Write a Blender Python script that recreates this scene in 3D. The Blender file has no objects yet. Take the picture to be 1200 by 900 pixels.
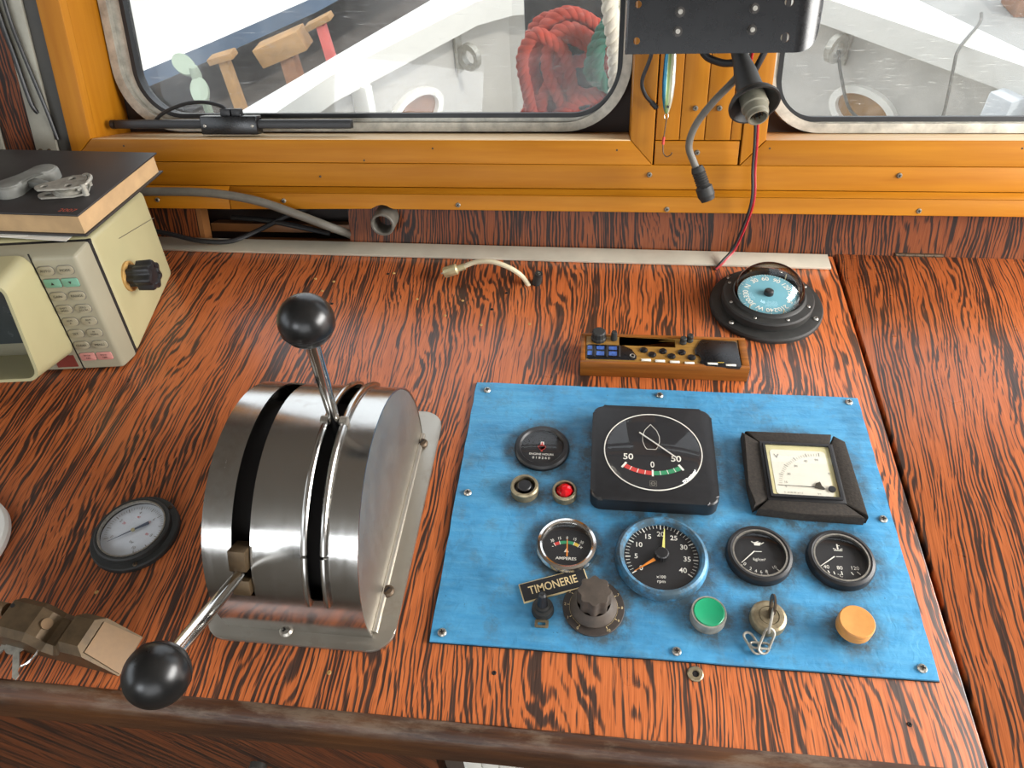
import bpy, bmesh, math, random
from mathutils import Vector as V, Matrix as MX
random.seed(4)
sc = bpy.context.scene
COL = sc.collection
PI = math.pi

# ------------------------------------------------------------------ camera
cam_d = bpy.data.cameras.new('camera'); cam = bpy.data.objects.new('camera', cam_d); COL.objects.link(cam)
cam_d.sensor_width = 36.0; cam_d.lens = 26.393; cam_d.clip_start = 0.02; cam_d.clip_end = 200
CR = MX(((0.993297, -0.045647, 0.106195), (0.106179, 0.723429, -0.682185), (-0.045684, 0.688888, 0.723427)))
cam.matrix_world = MX.Translation((-0.0791, -0.4313, 0.6233)) @ CR.to_4x4()
sc.camera = cam

# ------------------------------------------------------------------ world, sun, window light, exposure
wd = bpy.data.worlds.new('sky'); sc.world = wd; wd.use_nodes = True
bg = wd.node_tree.nodes['Background']
bg.inputs[0].default_value = (0.86, 0.93, 1.0, 1); bg.inputs[1].default_value = 1.9
def light(name, kind, loc, to, energy, color, **kw):
    d = bpy.data.lights.new(name, kind); d.energy = energy; d.color = color
    for k, v in kw.items(): setattr(d, k, v)
    o = bpy.data.objects.new(name, d); COL.objects.link(o); o.location = loc
    o.rotation_euler = (V(to) - V(loc)).to_track_quat('-Z', 'Y').to_euler()
    return o
light('sun', 'SUN', (4, -3, 6), (0, 0, 0), 1.3, (1.0, 0.96, 0.88), angle=math.radians(3))
light('daylight_side_window_right', 'AREA', (1.52, -0.02, 0.60), (0, -0.12, 0.0), 62, (1.0, 0.97, 0.93), shape='RECTANGLE', size=1.3, size_y=0.62)
light('daylight_side_window_left', 'AREA', (-1.62, -0.55, 0.62), (0, -0.35, 0.1), 1.5, (0.9, 0.95, 1.0), shape='RECTANGLE', size=1.1, size_y=0.55)
light('daylight_rear_doorway', 'AREA', (0.25, -2.05, 0.62), (0, 0, 0.05), 5, (1.0, 0.95, 0.9), shape='RECTANGLE', size=1.5, size_y=0.95)
light('daylight_rear_window_left', 'AREA', (-1.04, -2.05, 0.93), (-0.4, 0, 0.2), 9, (0.92, 0.96, 1.0), shape='RECTANGLE', size=0.72, size_y=0.55)
sc.view_settings.view_transform = 'Standard'; sc.view_settings.look = 'None'
sc.view_settings.exposure = 0.2; sc.view_settings.gamma = 1.0; sc.view_settings.use_curve_mapping = False
sc.cycles.max_bounces = 10; sc.cycles.transparent_max_bounces = 16; sc.cycles.caustics_reflective = False; sc.cycles.caustics_refractive = False
sc.cycles.sample_clamp_indirect = 6.0

# ------------------------------------------------------------------ materials
def lin(c):
    if isinstance(c, str): c = tuple(int(c[i:i + 2], 16) for i in (0, 2, 4))
    return tuple(((x / 255) / 12.92 if x / 255 <= .04045 else ((x / 255 + .055) / 1.055) ** 2.4) for x in c) + (1.0,)
class NT:
    def __init__(s, name):
        s.m = bpy.data.materials.new(name); s.m.use_nodes = True; s.t = s.m.node_tree
        s.b = s.t.nodes['Principled BSDF']; s.out = s.t.nodes['Material Output']
    def n(s, kind, **kw):
        nd = s.t.nodes.new(kind)
        for k, v in kw.items(): setattr(nd, k, v)
        return nd
    def l(s, a, b): s.t.links.new(a, b)
    def val(s, sock, v):
        if isinstance(v, (int, float)): sock.default_value = v
        else: s.l(v, sock)
    def math(s, op, a, b=0.0, c=None, clamp=False):
        nd = s.n('ShaderNodeMath', operation=op); nd.use_clamp = clamp
        s.val(nd.inputs[0], a); s.val(nd.inputs[1], b)
        if c is not None: s.val(nd.inputs[2], c)
        return nd.outputs[0]
    def coords(s, scale=(1, 1, 1), loc=(0, 0, 0), rot=(0, 0, 0)):
        tc = s.n('ShaderNodeTexCoord'); mp = s.n('ShaderNodeMapping')
        mp.inputs['Scale'].default_value = scale; mp.inputs['Location'].default_value = loc; mp.inputs['Rotation'].default_value = rot
        s.l(tc.outputs['Object'], mp.inputs['Vector']); return mp.outputs[0]
    def noise(s, vec, scale=1, detail=2, rough=.5, dist=0):
        nd = s.n('ShaderNodeTexNoise'); s.l(vec, nd.inputs['Vector'])
        nd.inputs['Scale'].default_value = scale; nd.inputs['Detail'].default_value = detail
        nd.inputs['Roughness'].default_value = rough; nd.inputs['Distortion'].default_value = dist
        return nd.outputs['Fac']
    def ramp(s, fac, stops, interp='LINEAR'):
        nd = s.n('ShaderNodeValToRGB'); s.l(fac, nd.inputs[0]); r = nd.color_ramp; r.interpolation = interp
        while len(r.elements) < len(stops): r.elements.new(.5)
        for e, (p, c) in zip(r.elements, stops): e.position = p; e.color = c if len(c) == 4 else lin(c)
        return nd.outputs[0]
    def mix(s, fac, a, b, blend='MIX'):
        nd = s.n('ShaderNodeMix', data_type='RGBA', blend_type=blend)
        s.val(nd.inputs[0], fac)
        for sk, v in ((nd.inputs[6], a), (nd.inputs[7], b)):
            if isinstance(v, (tuple, list)): sk.default_value = v
            else: s.l(v, sk)
        return nd.outputs[2]
    def bump(s, h, strength=.2, dist=.001):
        nd = s.n('ShaderNodeBump'); nd.inputs['Strength'].default_value = strength; nd.inputs['Distance'].default_value = dist
        s.l(h, nd.inputs['Height']); s.l(nd.outputs[0], s.b.inputs['Normal'])
def mat(name, col, rough=.5, metal=0.0, var=.12, scale=60, bump=0.0, spec=.5, coat=0.0, rv=.08, bscale=None):
    t = NT(name); c = lin(col)
    vec = t.coords(); nz = t.noise(vec, scale, 4, .6)
    dk = tuple(x * (1 - var) for x in c[:3]) + (1,); lt = tuple(min(1, x * (1 + var)) for x in c[:3]) + (1,)
    t.l(t.ramp(nz, [(.3, dk), (.7, lt)]), t.b.inputs['Base Color'])
    t.val(t.b.inputs['Roughness'], t.math('MULTIPLY_ADD', nz, rv * 2, max(0.02, rough - rv)))
    t.b.inputs['Metallic'].default_value = metal; t.b.inputs['Specular IOR Level'].default_value = spec
    t.b.inputs['Coat Weight'].default_value = coat
    if bump: t.bump(t.noise(vec, bscale or scale * 3, 4, .6), bump, .0006)
    return t.m
def veneer(name, along, seed, tint=1.0, rough=.3, freq=205.0, skew=0.0, spec=.5):
    """striped rosewood-style laminate; along = index of the axis the grain runs in"""
    t = NT(name); tc = t.n('ShaderNodeTexCoord'); sp = t.n('ShaderNodeSeparateXYZ'); t.l(tc.outputs['Object'], sp.inputs[0])
    ax = {1: (0, 1), 2: (0, 2), 0: (2, 0)}[along]
    x, y = sp.outputs[ax[0]], sp.outputs[ax[1]]
    x = t.math('MULTIPLY_ADD', y, skew, x)
    def vec(a, b, s):
        cb = t.n('ShaderNodeCombineXYZ'); t.val(cb.inputs[0], t.math('MULTIPLY', x, a)); t.val(cb.inputs[1], t.math('MULTIPLY', y, b)); cb.inputs[2].default_value = s + seed
        return cb.outputs[0]
    big = t.noise(vec(6.0, 2.0, 0), 1, 1.0, .45)
    med = t.noise(vec(24, 6.5, 3.7), 1, 2.5, .55)
    fine = t.noise(vec(380, 14, 9.1), 1, 3, .65)
    streak = t.noise(vec(70, 3.2, 5.3), 1, 2, .5)
    fib = t.noise(vec(1100, 22, 2.2), 1, 2, .6)
    F = t.math('MULTIPLY_ADD', x, freq, t.math('MULTIPLY_ADD', big, 26.0, t.math('MULTIPLY', med, 7.5)))
    F = t.math('MULTIPLY_ADD', fine, .45, F)
    b = t.math('SINE', t.math('MULTIPLY', F, 2 * PI))
    b2 = t.math('SINE', t.math('MULTIPLY', F, 2 * PI * .31))
    v = t.math('MULTIPLY_ADD', b, .42, t.math('MULTIPLY', b2, .22))
    v = t.math('MULTIPLY_ADD', t.math('SUBTRACT', streak, .5), 2.6, v)
    v = t.math('MULTIPLY_ADD', t.math('SUBTRACT', fine, .5), 3.0, v)
    v = t.math('MULTIPLY_ADD', v, .5, .5)
    mask = t.ramp(v, [(.28, (1, 1, 1, 1)), (.41, (.80, .80, .80, 1)), (.54, (0, 0, 0, 1))])
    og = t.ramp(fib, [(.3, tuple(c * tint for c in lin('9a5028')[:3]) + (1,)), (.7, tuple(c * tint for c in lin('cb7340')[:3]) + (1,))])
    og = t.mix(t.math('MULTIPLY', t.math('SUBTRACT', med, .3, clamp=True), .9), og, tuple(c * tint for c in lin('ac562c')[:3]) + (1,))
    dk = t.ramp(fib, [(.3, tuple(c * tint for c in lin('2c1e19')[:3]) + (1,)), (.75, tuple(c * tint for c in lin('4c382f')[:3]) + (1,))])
    t.l(t.mix(mask, og, dk), t.b.inputs['Base Color'])
    sm = t.noise(t.coords((1, 1, 1)), 9, 4, .6)
    t.val(t.b.inputs['Roughness'], t.math('MULTIPLY_ADD', sm, .18, rough - .09))
    t.b.inputs['Specular IOR Level'].default_value = spec
    t.bump(fib, .06, .0004)
    return t.m
def wood(name, c1, c2, along=0, rough=.4, scale=1.0):
    t = NT(name); sc_ = [90 * scale] * 3; sc_[along] = 5 * scale
    vec = t.coords(tuple(sc_)); nz = t.noise(vec, 1, 4, .6); bl = t.noise(t.coords((3, 3, 3)), 3, 3, .55)
    c = t.ramp(nz, [(.25, lin(c1)), (.75, lin(c2))])
    c = t.mix(t.ramp(bl, [(.35, (0, 0, 0, 1)), (.75, (.35, .35, .35, 1))]), c, lin(c1))
    t.l(c, t.b.inputs['Base Color']); t.val(t.b.inputs['Roughness'], t.math('MULTIPLY_ADD', bl, .2, rough - .1))
    t.b.inputs['Specular IOR Level'].default_value = .22
    t.bump(nz, .08, .0005)
    return t.m
def worn_wood(name):
    t = NT(name); nz = t.noise(t.coords((9, 170, 170)), 1, 6, .7); bl = t.noise(t.coords((16, 55, 55)), 1, 6, .72); am = t.noise(t.coords((5, 8, 8)), 1, 3, .5)
    c = t.ramp(nz, [(.25, lin('1f120b')), (.55, lin('4a2c18')), (.8, lin('6b4526'))])
    c = t.mix(t.ramp(am, [(.5, (0, 0, 0, 1)), (.75, (.6, .6, .6, 1))]), c, lin('7a4a1c'))
    sp = t.n('ShaderNodeSeparateXYZ'); t.l(t.n('ShaderNodeTexCoord').outputs['Object'], sp.inputs[0])
    edge = t.math('MULTIPLY_ADD', sp.outputs[2], 55.0, .62, clamp=True)      # varnish is rubbed off along the top arris
    wr = t.math('MULTIPLY', t.ramp(bl, [(.46, (0, 0, 0, 1)), (.60, (1, 1, 1, 1))]), edge)
    c = t.mix(t.math('MULTIPLY', wr, .8), c, lin('7e6c5a'))
    t.l(c, t.b.inputs['Base Color']); t.b.inputs['Roughness'].default_value = .45; t.bump(t.math('ADD', nz, bl), .5, .0012)
    return t.m
def steel(name, col='bcbab6', rough=.13, brush=0):
    t = NT(name); s_ = [14, 14, 14]; s_[brush] = 260
    vec = t.coords(tuple(s_)); nz = t.noise(vec, 1, 3, .6); st = t.noise(t.coords((1, 1, 1)), 28, 5, .65)
    c = t.mix(t.ramp(st, [(.55, (0, 0, 0, 1)), (.8, (.55, .55, .55, 1))]), lin(col), lin('8a7a66'))
    t.l(c, t.b.inputs['Base Color']); t.b.inputs['Metallic'].default_value = 1.0
    t.val(t.b.inputs['Roughness'], t.math('MULTIPLY_ADD', st, .26, t.math('MULTIPLY_ADD', nz, .12, rough - .12)))
    t.bump(nz, .05, .0003)
    return t.m
def paint_blue(name):
    t = NT(name); vec = t.coords()
    brush = t.noise(t.coords((25, 160, 60)), 1, 4, .6); blot = t.noise(vec, 14, 5, .65); spk = t.noise(vec, 220, 3, .6); lump = t.noise(vec, 90, 4, .6, .6)
    c = t.ramp(blot, [(.28, lin('2f6f96')), (.5, lin('3f8fbf')), (.75, lin('4da0cd'))])
    c = t.mix(t.ramp(brush, [(.35, (0, 0, 0, 1)), (.75, (.3, .3, .3, 1))]), c, lin('78bcdc'))
    c = t.mix(t.ramp(t.noise(vec, 34, 6, .72), [(.52, (0, 0, 0, 1)), (.70, (.6, .6, .6, 1))]), c, lin('55707c'))
    gr = None
    for gx, gy, gr_ in ((-.1285, .061, .029), (-.0150, .052, .068), (.1295, .042, .056), (-.096, -.054, .030), (-.0085, -.0605, .043), (.080, -.051, .030), (.152, -.050, .030), (-.069, -.1135, .027), (.0295, -.115, .016), (.0803, -.113, .016), (.150, -.116, .015), (-.1415, .0065, .014), (-.1015, .005, .012)):
        vm = t.n('ShaderNodeVectorMath', operation='DISTANCE'); t.l(vec, vm.inputs[0]); vm.inputs[1].default_value = (gx, gy, .003)
        q = t.math('SUBTRACT', 1.0, t.math('MULTIPLY', t.math('SUBTRACT', vm.outputs['Value'], gr_), 62.0), clamp=True)
        gr = q if gr is None else t.math('MAXIMUM', gr, q)
    gm = t.math('MULTIPLY', gr, t.math('MULTIPLY', t.math('SUBTRACT', t.noise(vec, 75, 6, .75), .30, clamp=True), 4.2), clamp=True)
    c = t.mix(t.math('MULTIPLY', gm, .85), c, lin('454a48'))
    c = t.mix(t.ramp(spk, [(.70, (0, 0, 0, 1)), (.76, (.6, .6, .6, 1))]), c, lin('2b3c44'))
    t.l(c, t.b.inputs['Base Color']); t.val(t.b.inputs['Roughness'], t.math('MULTIPLY_ADD', blot, .2, .3))
    h = t.math('ADD', t.math('MULTIPLY', lump, .8), t.math('MULTIPLY', brush, .5)); t.bump(h, .8, .0012)
    return t.m
def clear(name, tint=(1, 1, 1, 1), gloss=1.0, dust=0.0, rough=.02, scr=False):
    """thin clear pane: fresnel reflection over straight transmission, with optional dust film"""
    t = NT(name); t.t.nodes.remove(t.b)
    tr = t.n('ShaderNodeBsdfTransparent'); tr.inputs[0].default_value = tint
    gl = t.n('ShaderNodeBsdfGlossy'); gl.inputs['Roughness'].default_value = rough
    fr = t.n('ShaderNodeFresnel'); fr.inputs[0].default_value = 1.48
    mx = t.n('ShaderNodeMixShader'); ge = t.n('ShaderNodeNewGeometry'); t.val(mx.inputs[0], t.math('MULTIPLY', t.math('MULTIPLY', fr.outputs[0], gloss), t.math('SUBTRACT', 1.0, ge.outputs['Backfacing']))); t.l(tr.outputs[0], mx.inputs[1]); t.l(gl.outputs[0], mx.inputs[2])
    last = mx.outputs[0]
    if dust:
        df = t.n('ShaderNodeBsdfDiffuse'); df.inputs[0].default_value = (.85, .84, .8, 1)
        d2 = t.n('ShaderNodeBsdfTranslucent'); d2.inputs[0].default_value = (.85, .84, .8, 1)
        a = t.n('ShaderNodeAddShader'); t.l(df.outputs[0], a.inputs[0]); t.l(d2.outputs[0], a.inputs[1])
        nz = t.noise(t.coords((1, 1, 1)), 6, 6, .7, 1.5)
        f = t.math('MULTIPLY_ADD', t.math('SUBTRACT', nz, .42, clamp=True), dust * 4, dust * .5)
        if scr:
            s1 = t.noise(t.coords((40, 5, 900), rot=(0, .25, 0)), 1, 2, .6); s2 = t.noise(t.coords((1, 1, 1)), 700, 1, .5)
            f = t.math('ADD', f, t.math('MULTIPLY', t.math('SUBTRACT', s1, .64, clamp=True), 1.2))
            f = t.math('ADD', f, t.math('MULTIPLY', t.math('SUBTRACT', s2, .74, clamp=True), 5.0), clamp=True)
        m2 = t.n('ShaderNodeMixShader'); t.val(m2.inputs[0], f); t.l(last, m2.inputs[1]); t.l(a.outputs[0], m2.inputs[2]); last = m2.outputs[0]
    t.l(last, t.out.inputs[0])
    return t.m

M = {}
M['desk'] = veneer('striped_veneer_desk', 1, 1.3)
M['lid'] = veneer('striped_veneer_lid', 1, 77.4, skew=-.10, freq=235)
M['back'] = veneer('striped_veneer_upright', 2, 31.0, tint=.42, freq=210, rough=.42, spec=.25)  # low tint puts the shade under the trim into this veneer copy
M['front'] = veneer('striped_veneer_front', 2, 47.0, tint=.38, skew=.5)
M['amber'] = wood('amber_varnished_wood', 'a0620a', 'b87a1c', 0, .46)
M['amber_v'] = wood('amber_varnished_wood_upright', 'a0620a', 'b87a1c', 2, .46)
M['amber_lit'] = wood('amber_wood_lit_top', 'd2b184', 'e4cba4', 0, .5)  # paler copy of the amber: daylight on the sill tops put into the colour
M['nosing'] = worn_wood('worn_dark_nosing')
M['dark'] = mat('dark_void', '120d0a', .8)
M['darkbrown'] = mat('dark_brown_timber', '2a1c15', .7, var=.4, scale=20)
M['alu'] = mat('dull_aluminium', 'c4c1b8', .42, .75, var=.2, scale=40, bump=.1)
M['alu_paint'] = mat('chipped_grey_window_frame', 'b4b1a6', .5, .35, var=.3, scale=55, bump=.2)
M['gasket'] = mat('black_rubber_gasket', '15171a', .45)
M['steel'] = steel('brushed_stainless')
M['steel_x'] = steel('brushed_stainless_plate', 'aea99f', .36, 1)
M['chrome'] = mat('polished_chrome', 'd8d6d2', .12, 1.0, var=.04)
M['screw'] = mat('dull_screw_metal', 'b5b0a6', .35, .9, var=.25, scale=400)
M['woodscrew'] = mat('dull_wood_screw', '7d776a', .45, .5, var=.2, scale=300)
M['nutmetal'] = mat('dark_nut_metal', '4a4744', .4, .7, var=.2)
M['rust'] = mat('rusty_screw', '574838', .5, .5, var=.4, scale=300)
M['brass_old'] = mat('tarnished_brass_lock', '584731', .45, .45, var=.3, scale=70, bump=.15)
M['brass_cut'] = mat('brushed_brass_face', '735a3e', .5, .35, var=.12, scale=120)
M['ball'] = mat('black_bakelite_ball', '161616', .30, var=.2)
M['blue'] = paint_blue('sky_blue_brushed_paint')
M['black'] = mat('black_plastic', '1c1c1e', .42, var=.25, scale=120, bump=.05)
M['black_matt'] = mat('matt_black_rubber', '252523', .62, var=.3, scale=90, bump=.15)
M['blackpaint'] = mat('black_powder_coat', '111113', .28, var=.2)
M['dial'] = mat('black_dial_face', '141417', .55, var=.04)
M['white_print'] = mat('white_print', 'e6e3d8', .6, var=.03)
M['cream_print'] = mat('cream_print', 'dcc594', .6, var=.05)
M['black_print'] = mat('black_print', '26261f', .6, var=.05)
M['grey_print'] = mat('grey_print', '77736a', .6, var=.05)
M['red_print'] = mat('red_print', 'c23b35', .6, var=.05)
M['green_print'] = mat('green_print', '2f8a5c', .6, var=.05)
M['yellow_print'] = mat('yellow_print', 'd6b33c', .6, var=.05)
M['orange_needle'] = mat('orange_needle', 'e68a2e', .5, var=.05)
M['yellow_needle'] = mat('pale_yellow_needle', 'e2dc7a', .5, var=.05)
M['volt_face'] = mat('ivory_scale_card', 'e4e0d0', .6, var=.04)
M['volt_rim'] = mat('yellowed_inner_rim', 'd8cf9c', .55, var=.06)
M['foam'] = mat('black_brown_sealing_foam', '2d2721', .9, var=.5, scale=350, bump=.6, bscale=500)
M['glass'] = clear('gauge_glass', gloss=.9)
def dome_mat():
    t = NT('thick_compass_dome'); t.t.nodes.remove(t.b)
    lw = t.n('ShaderNodeLayerWeight'); lw.inputs[0].default_value = .5
    tr = t.n('ShaderNodeBsdfTransparent'); t.l(t.ramp(lw.outputs['Facing'], [(.25, (.97, .98, .98, 1)), (.52, (.50, .52, .52, 1)), (.75, (.08, .08, .08, 1))]), tr.inputs[0])
    gl = t.n('ShaderNodeBsdfGlossy'); gl.inputs['Roughness'].default_value = .03; fr = t.n('ShaderNodeFresnel'); fr.inputs[0].default_value = 1.45
    ge = t.n('ShaderNodeNewGeometry'); mx = t.n('ShaderNodeMixShader'); t.val(mx.inputs[0], t.math('MULTIPLY', fr.outputs[0], t.math('SUBTRACT', 1.0, ge.outputs['Backfacing'])))
    t.l(tr.outputs[0], mx.inputs[1]); t.l(gl.outputs[0], mx.inputs[2]); t.l(mx.outputs[0], t.out.inputs[0]); return t.m
M['dome'] = dome_mat()
M['pane'] = clear('dusty_scratched_window_glass', gloss=.8, dust=.032, scr=True)
M['red_lens'] = mat('glossy_red_lens', 'c8101c', .12, var=.1, coat=.5)
M['green_btn'] = mat('green_push_button', '1f9d6c', .32, var=.06)
M['amber_btn'] = mat('dull_orange_push_button', 'd0914a', .5, var=.1, scale=90)
M['knob'] = mat('dusty_brown_black_knob', '4a4037', .62, var=.3, scale=90, bump=.12)
M['knob_plate'] = mat('brown_black_scale_plate', '3a322d', .6, var=.25, scale=120)
M['switch_metal'] = mat('dirty_nickel_lock', '9c8f74', .42, .7, var=.3, scale=160, bump=.25)
M['card'] = mat('pale_blue_compass_card', '6fa9b8', .55, var=.04)
M['radiowood'] = wood('radio_case_wood', '6e3f16', 'a5652a', 0, .35, 2.0)
M['bronze'] = wood('bronze_radio_face', '7d5a2a', 'ab8140', 0, .3, 2.0)
M['lcd'] = mat('blue_radio_display', '3d5fa6', .3, var=.5, scale=300)
M['beige'] = mat('yellowed_cream_plastic', 'a8a17b', .45, var=.05, scale=12)
M['beige_f'] = mat('grey_cream_front_plastic', '918c77', .45, var=.05, scale=12)
M['key_beige'] = mat('beige_key', '98917b', .5, var=.06)
M['key_green'] = mat('sea_green_key', '6fa18a', .5, var=.06)
M['key_pink'] = mat('dusty_pink_key', 'c0837a', .5, var=.06)
M['tan_stain'] = mat('tan_stain_washer', 'b08a50', .6, var=.25, scale=150)
M['bookcover'] = mat('black_book_cloth', '2b2827', .5, var=.25, scale=25)
M['pages'] = mat('yellowed_page_edges', 'b3946c', .8, var=.12, scale=40)
M['paper'] = mat('white_paper', 'e9e7df', .75, var=.03)
M['galv'] = mat('dull_galvanised_metal', 'a5a196', .48, .55, var=.25, scale=120, bump=.15)
M['greyplastic'] = mat('grey_dusty_plastic', '70706a', .55, var=.2, scale=60)
M['cable_grey'] = mat('grey_cable_sheath', '625f57', .5, var=.15)
M['cable_black'] = mat('black_cable_sheath', '1b1b1c', .45, var=.15)
M['cable_cream'] = mat('cream_coax_sheath', 'cfc5a6', .5, var=.08)
M['plug_cream'] = mat('yellowed_nickel_plug', 'c2b78f', .38, .5, var=.12)
M['wire_red'] = mat('red_wire_sheath', 'a01420', .35, var=.1)
M['white_gloss'] = mat('white_hull_paint', 'e2dfd6', .45, var=.03, scale=6)
M['white_grey'] = mat('grey_white_bulwark_paint', 'bcb8b0', .55, var=.10, scale=5)
M['white_blue'] = mat('cool_white_bulwark_paint', 'ccd0d2', .5, var=.05, scale=5)
M['deck'] = mat('grey_deck_paint', 'b9b5aa', .7, var=.1, scale=4)
M['ground'] = mat('brown_grey_yard_gravel', '5f5852', .9, var=.35, scale=3)
M['ground_r'] = mat('pale_concrete_quay', '908f8a', .9, var=.12, scale=2)
M['hullblue'] = mat('faded_blue_antifouling', '7388a0', .7, var=.15, scale=3)
M['rope_red'] = mat('faded_red_rope', 'b8432f', .85, var=.2, scale=60)
M['rope_green'] = mat('dark_green_rope', '2f6b58', .85, var=.25, scale=60)
M['rope_white'] = mat('cream_white_rope', 'e9e2d0', .85, var=.12, scale=120, bump=.4)
M['slate'] = mat('dark_slate_bin', '1e2428', .7, var=.4, scale=20)
M['prop_wood'] = mat('weathered_prop_timber', '9c784e', .8, var=.25, scale=12)
M['prop_pink'] = mat('pink_painted_prop', 'c2615a', .7, var=.15, scale=12)
M['prop_dark'] = mat('rust_brown_prop', '8a6248', .8, var=.25, scale=12)
M['paleglass'] = mat('pale_green_propeller_blade', '8e9a86', .5, .2, var=.1)
M['room'] = mat('grey_wheelhouse_lining', '847f77', .7, var=.06, scale=4)
M['roomwood'] = mat('varnished_wheelhouse_lining', '8a5a30', .5, var=.2, scale=10)
M['floor'] = mat('brown_floor_covering', '5b4a3c', .7, var=.2, scale=8)
M['greytrim'] = mat('scuffed_grey_metal_strip', '9a978a', .5, .3, var=.15, scale=25)
M['darktrim'] = mat('dark_grey_strip', '3f3d38', .55, var=.15, scale=25)
M['fairlead_sun'] = M['prop_wood']
def lure_mat():
    t = NT('painted_sardine_lure'); tc = t.n('ShaderNodeTexCoord'); sp = t.n('ShaderNodeSeparateXYZ'); t.l(tc.outputs['Object'], sp.inputs[0])
    f = t.math('MULTIPLY_ADD', sp.outputs[0], 1 / .0145, .5)
    c = t.ramp(f, [(.0, lin('1a5a78')), (.24, lin('2c86a4')), (.36, lin('8f9a5c')), (.5, lin('5e7a44')), (.66, lin('a8a78c')), (1.0, lin('b2b3ac'))])
    t.l(c, t.b.inputs['Base Color']); t.b.inputs['Roughness'].default_value = .2; t.b.inputs['Metallic'].default_value = .35
    t.bump(t.noise(t.coords(), 600, 2), .2, .0004)
    return t.m
M['lure'] = lure_mat()

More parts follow.
